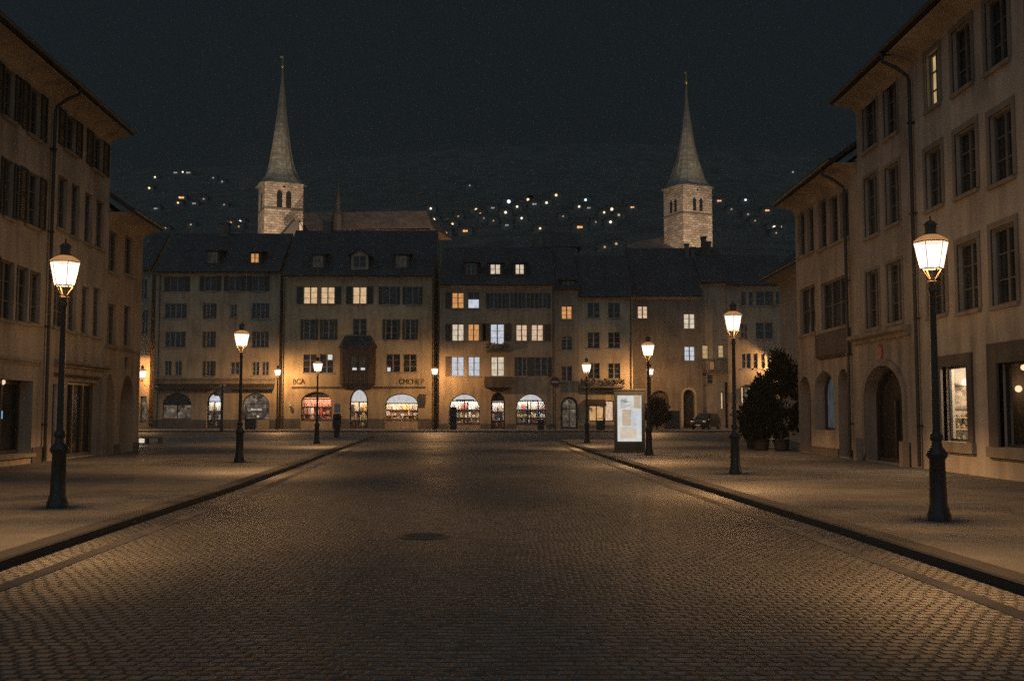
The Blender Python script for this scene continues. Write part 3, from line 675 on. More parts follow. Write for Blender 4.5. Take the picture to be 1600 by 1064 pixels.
# opposite side
h = right_house('framed_shop_house', 'tall cream plastered house with two stone framed shop windows and one narrow lit upper window', 4.0, 29.8, 12.4, st_r1)
h.win((1447, 1468, 79, 168), 'y', 2, 3, surround=.14, kind_label='narrow upper window lit warm yellow')
for q in ((1488, 1518, 39, 140), (1540, 1575, -8, 105), (1606, 1655, -62, 62), (1447, 1472, 232, 325), (1493, 1526, 201, 303), (1547, 1583, 172, 284), (1620, 1672, 128, 258), (1452, 1478, 398, 493), (1497, 1529, 377, 486), (1550, 1588, 352, 476), (1630, 1682, 318, 458)):
    h.win(q, 'd', 2, 3, surround=.16)
def niche_shop(px, deep, wallc, name, frame=.06, arch=0):
    """a shop window with a real room behind the opening"""
    x0, x1, z0, z1 = h.hole(px, arch, False, .22); pts = outline(x0, x1, z0, z1, arch)
    mb = MB(); strip_frame(mb, pts, frame, .16, .22); wd = mb.build('shop_window', frame_dark, h.root)
    q = MB(); b = .75
    q.quad((x0 - b, .4, z0 - .12), (x1 + b, .4, z0 - .12), (x1 + b, deep, z0 - .12), (x0 - b, deep, z0 - .12))
    q.quad((x0 - b, deep, z0 - .12), (x1 + b, deep, z0 - .12), (x1 + b, deep, z1 + .3), (x0 - b, deep, z1 + .3))
    q.quad((x0 - b, .4, z1 + .3), (x1 + b, .4, z1 + .3), (x1 + b, deep, z1 + .3), (x0 - b, deep, z1 + .3))
    q.quad((x0 - b, .4, z0 - .12), (x0 - b, deep, z0 - .12), (x0 - b, deep, z1 + .3), (x0 - b, .4, z1 + .3)); q.quad((x1 + b, .4, z0 - .12), (x1 + b, deep, z0 - .12), (x1 + b, deep, z1 + .3), (x1 + b, .4, z1 + .3))
    q.build('interior', wallc, wd)
    gm = bpy.data.materials.get('clear_pane')
    if not gm:
        gm, n, bs = nt('clear_pane'); n.nodes.remove(bs)
        tr = nd(n, 'ShaderNodeBsdfTransparent'); gl = nd(n, 'ShaderNodeBsdfGlossy'); gl.inputs['Roughness'].default_value = .03
        mx = nd(n, 'ShaderNodeMixShader'); mx.inputs[0].default_value = .07; n.links.new(tr.outputs[0], mx.inputs[1]); n.links.new(gl.outputs[0], mx.inputs[2]); n.links.new(mx.outputs[0], n.nodes['Material Output'].inputs[0])
    MB().add([(x, .19, z) for x, z in pts], [tuple(range(len(pts)))]).build('pane', gm, wd)
    return wd, x0, x1, z0, z1
def stone_surround(x0, x1, z0, z1, w, sill):
    m = MB(); m.box(x0 - w, x0, -.06, .1, z0, z1 + w); m.box(x1, x1 + w, -.06, .1, z0, z1 + w); m.box(x0, x1, -.06, .1, z1, z1 + w)
    h.part('window_surround', m, stone_dark); q = MB().box(x0 - w - .05, x1 + w + .05, -.12, .1, z0 - sill, z0 - .003); q.box(x0 - w, x1 + w, -.05, .05, z0 - sill - .05, z0 - sill - .003); h.part('window_sill', q, stone_trim)
wd, x0, x1, z0, z1 = niche_shop((1474, 1514, 571, 690), 2.2, stucco('room_white', (.62, .58, .52)), 'bright', .07, .0)
stone_surround(x0, x1, z0, z1, .3, .28); cx = (x0 + x1) / 2
MB().ball((x0 - .36, .78, 2.45), .10).build('wall_light', glow('shop_bulb', (1., .86, .66), 1.6, .05), wd, True)
light('shop_light', (cx + .1, 1.1, z0 + 2.05), 130, (1., .80, .58), h.root, .15)
fx = x0 - .74
for k, (y_, z_, a_, b_, mi) in enumerate(((.75, z0 + 1.2, .5, .7, 1), (1.45, z0 + 1.35, .55, .45, 2), (1.0, z0 + .55, .34, .34, 3))):
    q = MB().box(fx, fx + .03, y_ - a_ / 2, y_ + a_ / 2, z_ - b_ / 2, z_ + b_ / 2); q.box(fx + .031, fx + .035, y_ - a_ / 2 + .05, y_ + a_ / 2 - .05, z_ - b_ / 2 + .05, z_ + b_ / 2 - .05, 1)
    q.build('picture', [plain('picture_frame', (.16, .11, .07), .5), plain('picture_%d' % k, ((.42, .36, .28), (.30, .26, .22), (.5, .45, .36))[k], .6, 0, .6, 7.)], wd)
q = MB()
for k in range(3): q.box(fx, fx + .26, .45, 1.9, z0 - .02 + .32 * k, z0 + .01 + .32 * k)
q.build('shelf', plain('pale_cabinet', (.5, .42, .3), .5), wd)
g = MB(); r2 = random.Random(4)
for k in range(3):
    for i in range(9):
        y_ = .5 + .15 * i; hh_ = r2.uniform(.08, .26); g.lathe([(.05, z0 + .012 + .32 * k), (.065, z0 + .05 + .32 * k), (.03, z0 + hh_ + .32 * k)], 8, fx + .14, y_)
g.build('goods', plain('shop_goods', (.42, .30, .22), .5, 0, .7, 9.), wd, True)
g = MB().box(fx + .3, fx + .8, 1.55, 2.0, z0 - .1, z0 + .5); g.build('counter', plain('pale_cabinet', (.5, .42, .3), .5), wd)
MB().box(fx + .35, fx + .75, 1.53, 1.545, z0 + .05, z0 + .4).build('screen', glow('pale_blue_screen', (.55, .62, .68), .9, .3), wd)
wd, x0, x1, z0, z1 = niche_shop((1562, 1668, 562, 702), 2.6, stucco('room_dark', (.10, .085, .07)), 'dark', .07, .0)
stone_surround(x0, x1, z0, z1, .5, .26)
for k, (dx, zz, rr) in enumerate(((-.58, 2.2, .085), (-.28, 2.72, .075))):
    MB().ball((x0 + dx, .76, zz), rr).build('wall_light', glow('sconce_bulb', (1., .62, .36), 1.5, .05), wd, True)
light('shop_light', (x0 - .4, .95, 2.3), 4., (1., .6, .32), h.root, .08)
h.wall(plinth=.0); h.roof(5.4, .85, .5)

h = right_house('portal_house', 'narrow rosy plastered house with a big round arched portal and small red crest above it', 29.8, 34.8, 12.35, st_r2)
for q in ((1348, 1370, 146, 233), (1381, 1402, 128, 213), (1351, 1372, 274, 369), (1384, 1406, 257, 351), (1354, 1374, 423, 513), (1387, 1410, 409, 504)): h.win(q, 'd', 2, 3, surround=.1)
sw, r_ = h.shop((1353, 1413, 571, 718), plain('portal_wood', (.016, .015, .014), .7), arch=1.1, cas=2, reveal=.4, to_ground=True, fr=wood_dark, name='portal', frame=.12)
sm = MB(); strip_frame(sm, outline(r_[0] - .22, r_[1] + .22, 0.02, r_[3] + .22, 1.25), .21, -.07, -.003, 0, True); h.part('portal_surround', sm, stone_trim)
g = MB().box(r_[1] - .3, r_[1] - .12, .30, .34, 1.0, 2.5); g.build('lit_notice', glow('notice_glow', (.55, .42, .3), .9, .4), sw)
g = MB().ball((r_[1] - .62, .30, 3.0), .05); g.ball((r_[1] - .32, .30, 3.0), .06); g.build('portal_lamp', glow('portal_glint', (1., .72, .5), .9, .2), sw, True)
h.band(1337, 1424, 517, 532, .3, 'cornice', stone_trim)
cx, cz = h.hp(1377, 552)
cr = MB().prism_xz([(cx - .16, cz + .2), (cx + .16, cz + .2), (cx + .16, cz - .05), (cx, cz - .26), (cx - .16, cz - .05)], -.05, -.003); cr.prism_xz([(cx - .12, cz + .30), (cx, cz + .24), (cx + .12, cz + .30), (cx + .1, cz + .21), (cx - .1, cz + .21)], -.06, -.003)
h.part('crest', cr, plain('crest_red', (.42, .13, .07), .6, 0, .4, 9.))
for xx in (r_[0] - .5, r_[1] + .24): h.part('corner_stone', MB().box(xx, xx + .26, -.28, -.075, 0, .75), stone_trim)
h.wall(); h.roof(5.4, .85, .5, left=0); h.pipe(1441); 

h = right_house('low_gutter_house', 'lower grey buff house with grouped narrow windows, a jettied bay and three arched openings', 34.8, 42.6, 10.37, st_r3)
for q in ((1247, 1257, 332, 401), (1261, 1271, 324, 395), (1279, 1291, 312, 389), (1296, 1309, 306, 381), (1312, 1326, 298, 373)): h.win(q, 'd', 1, 2)
h.win((1250, 1274, 448, 522), 'd', 2, 2); h.win((1283, 1323, 436, 513), 'd', 3, 2)
x0, x1, z0, z1 = h.rect(1280, 1329, 516, 560); h.part('jettied_bay', MB().prism_yz([(-.003, z0), (-.16, z0 + .15), (-.16, z1 - .05), (-.003, z1)], x0, x1), stucco('dark_bay', (.12, .10, .085)))
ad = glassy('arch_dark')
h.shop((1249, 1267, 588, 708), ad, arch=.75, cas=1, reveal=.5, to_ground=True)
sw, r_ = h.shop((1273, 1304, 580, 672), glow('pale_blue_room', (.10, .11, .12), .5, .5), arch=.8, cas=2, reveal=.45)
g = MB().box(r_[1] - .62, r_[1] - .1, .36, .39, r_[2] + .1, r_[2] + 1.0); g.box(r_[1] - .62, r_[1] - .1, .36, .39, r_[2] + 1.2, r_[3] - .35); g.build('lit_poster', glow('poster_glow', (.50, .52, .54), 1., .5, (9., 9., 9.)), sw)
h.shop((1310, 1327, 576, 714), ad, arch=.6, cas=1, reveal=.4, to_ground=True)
h.wall(plinth=.3); h.roof(4.6, .85, .5); h.pipe(1332.5)
d_ = MB().box(5.2, 7.4, 1.2, 3.4, 10.6, 13.2); d_.prism_yz([(.9, 13.2), (3.6, 13.2), (3.6, 13.4), (.9, 13.35)], 5.0, 7.6); h.part('roof_dormer', d_, stucco('dark_render', (.11, .10, .09)))

# ------------------------------------------------------------------ the row of houses closing the square
def row_house(name, label, px0, px1, eave, d, mat, depth=11, **k):
    a = at(px0, eave, d); b = at(px1, eave, d); g = at(px0, 645, d)
    return House(name, label, g.x, d, 0, b.x - g.x, a.z, depth, mat, **k)
GOODS = [plain('goods_' + n_, c_, .6, 0, .25, 5.) for n_, c_ in (('cream', (.62, .55, .45)), ('red', (.45, .10, .07)), ('brown', (.20, .12, .07)), ('white', (.75, .73, .70)), ('dark', (.05, .05, .05)), ('gold', (.55, .38, .14)), ('rose', (.60, .34, .28)), ('blue', (.20, .26, .36)))]
def shop_room(hh, w, r_, zt, power, col, wallc, picks, deep=1.5, seed=1):
    """the room behind a shop front: walls, shelves, goods and a ceiling light"""
    q_ = random.Random(seed); x0, x1, z0, z1 = r_; y0 = .36; b = .25; q = MB()
    X0, X1, Z0, Z1 = x0 - b, x1 + b, z0 - .05, zt + .35
    q.quad((X0, y0, Z0), (X1, y0, Z0), (X1, deep, Z0), (X0, deep, Z0)); q.quad((X0, deep, Z0), (X1, deep, Z0), (X1, deep, Z1), (X0, deep, Z1)); q.quad((X0, y0, Z1), (X1, y0, Z1), (X1, deep, Z1), (X0, deep, Z1))
    for X in (X0, X1): q.quad((X, y0, Z0), (X, deep, Z0), (X, deep, Z1), (X, y0, Z1))
    q.build('interior', wallc, w)
    sh = MB(); n = 3
    for k in range(1, n): z = Z0 + (zt - Z0) * k / n; sh.box(X0 + .02, X1 - .02, deep - .42, deep - .01, z - .03, z)
    sh.box(X0 + .3, X1 - .3, y0 + .15, y0 + .6, Z0 + .001, Z0 + .3); sh.build('shelf', GOODS[2], w)
    g = MB()
    for k in range(n):
        z = Z0 + (zt - Z0) * k / n + .002; x = X0 + .08
        while x < X1 - .2:
            a = q_.uniform(.1, .34); hgt = q_.uniform(.25, .95) * (zt - Z0) / n * .9
            if q_.random() < .8: g.box(x, min(x + a, X1 - .04), deep - .36, deep - .1, z, z + hgt, q_.choice(picks))
            x += a + q_.uniform(.02, .12)
    x = X0 + .35
    while x < X1 - .5:
        a = q_.uniform(.12, .28)
        if q_.random() < .75:
            if q_.random() < .5: g.box(x, x + a, y0 + .22, y0 + .5, Z0 + .302, Z0 + .302 + q_.uniform(.15, .55), q_.choice(picks))
            else: g.lathe([(a * .3, Z0 + .302), (a * .45, Z0 + .4), (a * .2, Z0 + .5), (a * .35, Z0 + .62), (.02, Z0 + .72)], 8, x + a / 2, y0 + .35, 0, q_.choice(picks))
        x += a + q_.uniform(.05, .2)
    tag(g.build('goods', GOODS, w), kind='stuff')
    l = bpy.data.lights.new('shop_light', 'AREA'); l.shape = 'RECTANGLE'; l.size = (X1 - X0) * .8; l.size_y = .5; l.energy = power; l.color = col
    o = bpy.data.objects.new('shop_light', l); COL.objects.link(o); o.parent = w; o.location = ((X0 + X1) / 2, .48, Z1 - .1); o.rotation_euler = (R(42), 0, 0)
def letters(parent, txt, px0, px1, py0, py1, hh, name='sign_lettering', m=None):
    x0, x1, z0, z1 = hh.rect(px0, px1, py0, py1)
    c = bpy.data.curves.new(name, 'FONT'); c.body = txt; c.size = 1; c.extrude = .03
    o = bpy.data.objects.new(name, c); COL.objects.link(o); bpy.context.view_layer.update()
    dx, dy = o.dimensions.x, o.dimensions.y
    me = bpy.data.meshes.new_from_object(o.evaluated_get(bpy.context.evaluated_depsgraph_get())); bpy.data.objects.remove(o)
    kx, kz = (x1 - x0) / dx, (z1 - z0) / dy
    mnx = min(v.co.x for v in me.vertices); mny = min(v.co.y for v in me.vertices)
    for v in me.vertices: v.co = ((v.co.x - mnx) * kx + x0, -.06 - v.co.z, (v.co.y - mny) * kz + z0)
    o = bpy.data.objects.new(name, me); COL.objects.link(o); me.materials.append(m or frame_dark); o.parent = parent; return o
pl_a = stucco('plaster_a', (.42, .33, .22)); pl_b = stucco('plaster_b', (.44, .35, .22)); pl_c = stucco('plaster_c', (.36, .28, .19))
pl_d = stucco('plaster_d', (.34, .27, .19)); pl_e = stucco('plaster_e', (.48, .39, .26)); pl_f = stucco('plaster_f', (.24, .195, .145)); pl_g = stucco('plaster_g', (.36, .29, .21))

# slim house end glimpsed beside the corner house
h = row_house('passage_house', 'sliver of a house seen between the arcaded corner house and the broad house with awnings', 205, 238, 422, 109.5, pl_a)
h.win((222, 231, 485, 522), 'd', 2, 2); h.win((219, 230, 437, 468), 'd', 2, 2)
h.shop((219, 229, 619, 660), SHOP['dim'], cas=1)
h.wall(); h.roof(5, .5, .4)

h = row_house('awning_house', 'broad ochre house with two long rolled awnings above its arched shop windows and door', 239, 439, 425, 105.6, pl_a, 11)
for q in ((257, 297, 432, 456), (312, 346, 431, 455), (350, 384, 431, 455), (386, 421, 431, 455)): h.win(q, 'd', 2, 2, .22)
for q in ((257, 292, 474, 498), (393, 421, 474, 498), (257, 290, 518, 543), (393, 420, 518, 543)): h.win(q, 'd', 4, 2)
for q in ((318, 338, 474, 498), (318, 337, 518, 543), (318, 337, 564, 588)): h.win(q, 'd', 2, 2, .2)
h.win((360, 370, 476, 496), 'd', 2, 2)
h.win((257, 268, 564, 587), 'd', 2, 3); h.win((273, 284, 564, 587), 'd', 2, 3); h.win((360, 374, 565, 585), 'r', 2, 2)
h.win((394, 405, 565, 587), 'd', 2, 3); h.win((409, 420, 565, 587), 'd', 2, 3)
h.band(242, 430, 590, 596, .35); h.band(242, 430, 599, 601, .1, 'string_course', stone_dark)
aw = plain('awning_cloth', (.045, .04, .035), .8)
for a, b in ((246, 344), (355, 429)):
    x0, x1, z0, z1 = h.rect(a, b, 601, 607); q = MB().prism_yz([(-.01, z1), (-.75, z0 + .12), (-.78, z0 - .1), (-.70, z0 - .12), (-.01, z1 - .25)], x0, x1); h.part('awning', q, aw)
h.shop((253, 299, 614, 655), SHOP['dim'], arch=1.2, cas=2, rail=(.62,), lunette=glassy('arch_glass', (.02, .02, .02)))
sw, r_ = h.shop((323, 346, 613, 661), SHOP['shelf'], room=(38, (1., .93, .85), stucco('room_pale', (.68, .66, .62)), (0, 2, 3, 4, 5), 1.4, 21), arch=.95, cas=2, to_ground=True, lunette=LIT['c'], name='shop_door', frame=.16)
sw, r_ = h.shop((378, 421, 614, 656), SHOP['dim'], arch=1.3, cas=1, rail=(.3, .6))
g = MB()
for a, b, c_, d_ in ((392, 396, 638, 641), (396.5, 401, 639, 641), (402, 409, 638.5, 641), (381, 388, 617, 620), (401, 405, 649, 652)):
    x0, x1, z0, z1 = h.rect(a, b, c_, d_, .3); g.box(x0, x1, .29, .31, z0, z1)
g.build('lit_letters', glow('sign_glow', (.6, .52, .45), .9, .3), sw)
h.wall(plinth=.9); h.roof(5.0, .6, .5); h.pipe(246, gooseneck=False); h.pipe(436, gooseneck=False)
h.dormer((325, 340, 394, 411), 'r'); h.dormer((392, 405, 396, 411), 'o')
q = MB(); q.box(5, 6, 5, 5.8, h.H + 3, h.H + 6.0); q.box(4.9, 6.1, 4.9, 5.9, h.H + 6, h.H + 6.2); h.part('chimney', q, stone_dark)

h = row_house('oriel_house', 'ochre four storey house with a dark wooden oriel and a gabled dormer', 440, 678, 431, 104.5, pl_b)
h.win((474, 496, 448, 475), 'w', 2, 3); h.win((501, 523, 448, 475), 'w', 2, 3); h.win((551, 573, 448, 475), 'w', 2, 2)
for a, b in ((464, 473.5), (524, 533), (541, 550), (574, 583)):
    x0, x1, z0, z1 = h.rect(a, b, 448, 475); h.part('shutter', MB().box(x0, x1, -.06, -.01, z0, z1), shutter_m)
for q in ((592, 625, 448, 476), (629, 660, 448, 476), (470, 497, 499, 531), (500, 527, 499, 531), (598, 625, 499, 531), (629, 653, 499, 531)): h.win(q, 'd', 2, 3, .16)
h.win((551, 573, 498, 524), 'd', 2, 3)
for q in ((474, 495, 553, 583), (500, 521, 553, 583), (603, 625, 553, 582), (630, 651, 553, 582)): h.win(q, 'd', 2, 3, name='window')
gl = glow('lit_spot_and_reflection', (.78, .74, .68), .95, .2)
for a, b, c_, d_ in ((512, 519, 554, 562), (605, 610, 574, 580)):
    x0, x1, z0, z1 = h.rect(a, b, c_, d_); h.part('lit_blind', MB().box(x0, x1, .12, .125, z0, z1), gl)
# oriel
x0, x1, z0, z1 = h.rect(531, 587, 544, 600); q = MB()
P = [(x0, -.002), (x0 + .45, -1.15), (x1 - .45, -1.15), (x1, -.002)]
q.loft([[(x, y, z0) for x, y in P], [(x, y, z1) for x, y in P]]); c_ = (x0 + x1) / 2
q.loft([[(c_ + (x - c_) * .7, y * .25 - .001, z0 - .55) for x, y in P], [(x, y, z0 - .002) for x, y in P]])
o = h.part('oriel', q, wood_dark)
q = MB().loft([[(c_ + (x - c_) * 1.08, y * 1.12, z1) for x, y in P], [(c_ + (x - c_) * 1.08, y * 1.12, z1 + .12) for x, y in P], [(c_ + (x - c_) * .75, y * .2 - .01, z1 + 1.25) for x, y in P]]); q.build('oriel_roof', roof_m, o)
a, b, cz, dz = h.rect(548, 573, 556, 582, -1.15); q = MB()
for i in range(2):
    u = a + (b - a) * i / 2; v = a + (b - a) * (i + 1) / 2 - .08; strip_frame(q, outline(u, v, cz, dz), .07, -1.21, -1.155); q.add([(u, -1.16, cz), (v, -1.16, cz), (v, -1.16, dz), (u, -1.16, dz)], [(0, 1, 2, 3)], 1)
    u2 = u + (v - u) * (.25 if i == 0 else .3); q.add([(u2, -1.165, cz + .25), (u2 + .42, -1.165, cz + .25), (u2 + .42, -1.165, cz + .48), (u2, -1.165, cz + .48)], [(0, 1, 2, 3)], 2)  # white reflections in the oriel panes, put in as glowing patches
q.build('window', [frame_dark, LIT['r'], gl], o)
q = MB()
for i in range(7): q.box(x0 + .5 + i * (x1 - x0 - 1.08) / 6, x0 + .58 + i * (x1 - x0 - 1.08) / 6, -1.18, -1.152, z0 + .05, cz - .12)
q.build('panelling', shutter_b, o)
h.band(456, 665, 604, 607, .16, 'string_course', stone_dark)
letters(h.root, 'BCA', 458, 476, 591.5, 600, h); letters(h.root, '. CMCHE P', 619, 663, 592, 600, h)
rw = stucco('room_cream', (.62, .56, .47)); rp = stucco('room_rose', (.62, .42, .33)); rg = stucco('room_pale', (.68, .66, .62))
h.shop((470, 519, 612, 658), SHOP['pink'], arch=1.1, cas=2, room=(81, (1., .62, .42), rp, (0, 1, 6, 2, 6, 6, 3), 1.5, 3), lun=.72, lunette=glassy('arch_amber', (.12, .07, .04), .4), name='shop_window')
h.shop((546, 575, 607, 667), SHOP['cream'], room=(57, (1., .74, .5), rw, (0, 2, 3, 5, 6, 4), 1.6, 5), arch=1.35, cas=2, to_ground=True, lunette=LIT['f'], name='shop_door', frame=.14)
h.shop((602, 653, 615, 658), SHOP['cream'], room=(100, (1., .76, .52), rw, (0, 0, 3, 3, 5, 5, 6, 2), 1.5, 8), arch=1.0, cas=1, lunette=LIT['f'], frame=.08)
x0, x1, z0, z1 = h.rect(655, 666, 616, 632); q = MB().box(x0, x1, -.55, -.45, z0, z1); q.tube([(x0 + .1, -.002, z1 + .08), (x0 + .1, -.9, z1 + .08)], .025); h.part('hanging_sign', q, frame_dark)
x0, x1, z0, z1 = h.rect(449, 458, 629, 637); q = MB().ball(((x0 + x1) / 2 + .1, -.35, z0 + .2), .18); q.tube([((x0 + x1) / 2 - .2, -.001, z1), ((x0 + x1) / 2, -.3, z0 + .35)], .03); h.part('spotlight', q, plain('pale_metal', (.5, .47, .42), .4), True)
h.wall(plinth=1.0); h.roof(5.7, .6, .5); h.pipe(442, gooseneck=False); h.pipe(675.5, gooseneck=False)
h.dormer((489, 505, 400, 418), 'r'); h.dormer((619, 636, 400, 418), 'r'); h.dormer((552, 572, 400, 418), 'd', True)
q = MB(); q.box(3, 3.9, 5, 5.7, h.H + 3, h.H + 6.6); h.part('chimney', q, stone_dark)

h = row_house('white_shop_house', 'brownish house with many lit windows, iron balcony and two white lit arched shop windows', 686, 866, 445, 102.4, pl_c)
for q, l in (((706, 725, 457, 482), 'o'), ((731, 749, 457, 482), 'd'), ((706, 725, 506, 533), 'n'), ((731, 749, 506, 533), 'o'), ((806, 824, 507, 533), 'p'), ((830, 849, 507, 533), 'p'), ((705, 725, 557, 588), 'c'), ((731, 750, 557, 588), 'c')): h.win(q, l, 2, 3)
x0, x1, z0, z1 = h.rect(732, 748, 468, 481); h.part('lit_half_blind', MB().box(x0, x1, .10, .105, z0, z1), LIT['c'])
for q in ((760, 783, 458, 482), (785, 808, 458, 482), (810, 834, 458, 482), (836, 860, 458, 482), (804, 828, 558, 588), (829, 862, 558, 588)): h.win(q, 'd', 2, 3, .2)
h.win((766, 788, 506, 538), 'c', 2, 3, sill=False); h.win((767, 788, 557, 588), 'n', 2, 3, sill=False)
for a, b, c_, d_ in ((696, 705, 457, 482), (752, 759, 506, 533), (696, 705, 506, 533), (755, 765, 506, 533), (789, 799, 506, 533), (851, 860, 507, 533), (696, 704, 557, 588)):
    x0, x1, z0, z1 = h.rect(a, b, c_, d_); h.part('shutter', MB().box(x0, x1, -.06, -.01, z0, z1), shutter_b)
def balcony(hh, px0, px1, py0, py1, out, name='balcony', taper=False, flowers=None):
    x0, x1, z0, z1 = hh.rect(px0, px1, py0, py1); q = MB().box(x0, x1, -out, -.002, z0 - .14, z0)
    if taper: q.loft([[(x0 + .7, -.15, z0 - .8), (x1 - .7, -.15, z0 - .8), (x1 - .7, -.003, z0 - .8), (x0 + .7, -.003, z0 - .8)], [(x0, -out, z0 - .142), (x1, -out, z0 - .142), (x1, -.003, z0 - .142), (x0, -.003, z0 - .142)]])
    bal = hh.part(name, q, stone_dark); r = MB()
    r.box(x0, x1, -out + .02, -out + .06, z1 - .05, z1); r.box(x0, x1, -out + .02, -out + .06, z0 + .06, z0 + .1)
    n = max(6, int((x1 - x0) / .13))
    for i in range(n + 1): x = x0 + (x1 - x0 - .025) * i / n; r.box(x, x + .025, -out + .028, -out + .052, z0 + .002, z1 - .052)
    for x in (x0, x1 - .04): r.box(x, x + .04, -out + .062, -.004, z1 - .05, z1)
    r.build('railing', iron, bal)
    if flowers:
        f = MB()
        for i in range(int((x1 - x0) * 34)):
            c = Vector((rnd.uniform(x0, x1), -out - .02 + rnd.uniform(-.16, .14), rnd.uniform(z0 + .2, z1 + .12))); a = rnd.uniform(.07, .15); u = Vector((rnd.gauss(0, 1), rnd.gauss(0, 1), rnd.gauss(0, 1))).normalized() * a; v = u.cross(Vector((rnd.gauss(0, 1), rnd.gauss(0, 1), rnd.gauss(0, 1)))).normalized() * a
            f.add([c - u, c + v, c + u, c - v], [(0, 1, 2, 3)], i % 3 == 0 and 1 or 0)
        f.build('flower_box', flowers, bal)
    return bal
leafm = plain('dark_leaves', (.055, .075, .05), .6, 0, .4, 8.); flowm = plain('dark_red_flowers', (.22, .09, .06), .6, 0, .4, 8.)
balcony(h, 760, 794, 538, 549, .7, flowers=[leafm, flowm]); 
x0, x1, z0, z1 = h.rect(757, 800, 589, 607); q = MB().loft([[(x0 + .8, -.2, z0 - .25), (x1 - .8, -.2, z0 - .25), (x1 - .8, -.003, z0 - .25), (x0 + .8, -.003, z0 - .25)], [(x0, -1., z0 + .1), (x1, -1., z0 + .1), (x1, -.003, z0 + .1), (x0, -.003, z0 + .1)], [(x0, -1., z1), (x1, -1., z1), (x1, -.003, z1), (x0, -.003, z1)]]); h.part('balcony_parapet', q, stucco('weathered_stone', (.12, .095, .07)))
for a, b, c_ in ((701, 750, 2), (806, 853, 2)): h.shop((a, b, 615, 664), SHOP['grey'], room=(110, (1., .9, .8), rg, (0, 1, 3, 3, 3, 0, 6, 7, 5), 1.5, a), lun=.72, arch=1.55, cas=c_, lunette=LIT['f'], reveal=.3, frame=.08, rail=())
g = MB()
for a, b, c_, d_, in ((712, 741, 624, 627), (730, 732, 628, 662), (818, 842, 625, 627), (823, 825, 628, 662), (840, 842, 628, 655)):
    x0, x1, z0, z1 = h.rect(a, b, c_, d_, .2); g.box(x0, x1, .16, .2, z0, z1)
h.part('shop_frame', g, frame_dark)
sw, r_ = h.shop((767, 789, 613, 666), SHOP['grey'], room=(38, (1., .88, .78), rg, (1, 2, 3, 4, 6), 1.4, 17), arch=1.0, cas=1, to_ground=True, lunette=glassy('arch_dark'), name='shop_door', frame=.14)
h.wall(plinth=.5); h.roof(4.7, .6, .5); h.pipe(684.5, gooseneck=False); h.pipe(864.5, gooseneck=False)
h.dormer((766, 782, 413, 429), 'n'); h.dormer((805, 819, 413, 429), 'n'); h.dormer((729, 743, 412, 429), 'd')
q = MB(); q.box(9.6, 10.5, 5.5, 6.2, h.H + 3.4, h.H + 5.9); h.part('chimney', q, stone_dark)

h = row_house('slim_dark_house', 'very narrow dark house with one orange lit window and an arched doorway', 867, 903, 452, 102.8, pl_d)
h.win((877, 894, 478, 499), 'o', 2, 3); h.win((877, 894, 525, 547), 'd', 2, 3, arch=.3); h.win((877, 894, 572, 596), 'd', 2, 3)
h.shop((876, 903, 620, 666), SHOP['dim'], arch=.9, cas=2, to_ground=True, fr=frame_dark, name='door', frame=.2, rail=(.62,))
h.wall(); h.roof(5, .5, .4); h.dormer((880, 896, 440, 455), 'd', ly=.6)

h = row_house('balcony_house', 'narrow pale ochre house with regular double windows and a long flowered balcony', 904, 988, 463, 103, pl_e)
for a in ((918, 937), (950, 969)):
    for b in ((473, 497), (519, 544), (567, 592)): h.win((*a, *b), 'd', 2, 3, surround=.0)
balcony(h, 906, 974, 595, 604, .9, flowers=[leafm, flowm])
x0, x1, z0, z1 = h.rect(922, 986, 608.5, 611.5); h.part('shop_lintel', MB().box(x0, x1, -.5, -.002, z0, z1), frame_dark)
x0, x1, z0, z1 = h.rect(914, 946, 624, 633); h.part('awning', MB().prism_yz([(-.003, z1), (-1.1, z0 + .1), (-1.1, z0 - .12), (-.003, z0)], x0, x1), aw)
h.shop((920, 944, 630, 658), SHOP['amber'], cas=2); h.shop((945, 959, 626, 658), LIT['p'], cas=1); h.shop((963, 980, 626, 666), SHOP['amber'], cas=1)
h.wall(plinth=.4); h.roof(5, .5, .45); h.pipe(986.5, gooseneck=False)

h = row_house('dark_rendered_house', 'dark rendered house with three scattered lit windows above round arches', 989, 1096, 462, 106.5, pl_f)
h.win((996, 1012, 478, 498), 'p', 2, 3); h.win((1068, 1086, 490, 514), 'n', 2, 3); h.win((1069, 1086, 541, 564), 'c', 2, 3)
h.shop((1016, 1045, 610, 667), stucco('arch_back', (.16, .12, .09)), arch=1.0, cas=1, reveal=.8, to_ground=True, frame=.06, name='archway')
x0, x1, z0, z1 = h.rect(1068, 1085, 608, 658); h.shop((1068, 1085, 609, 664), glassy('arch_dark'), arch=.62, cas=1, reveal=.6, to_ground=True, name='door')
sm = MB(); strip_frame(sm, outline(x0 - .24, x1 + .24, 0.02, z1 + .2, .85), .22, -.06, -.003, 0, True); h.part('door_surround', sm, pl_e)
# rendered lower storey is paler
q = MB(); W = h.W; zt = h.hp(1040, 600)[1]
h.wall(plinth=.0); h.roof(5.9, .4, .4)
q = MB()
for a, b, c_ in ((1070, 1076, 383), (1079, 1085, 388), (1096, 1103, 372), (1103, 1110, 380)):
    u, _ = h.hp(a, 400, 4.5); v, z = h.hp(b, c_, 4.5); q = MB().box(u, v, 4.2, 4.9, h.H + 2, z); q.box(u - .06, v + .06, 4.14, 4.96, z + .002, z + .12); h.part('chimney', q, stone_dark)

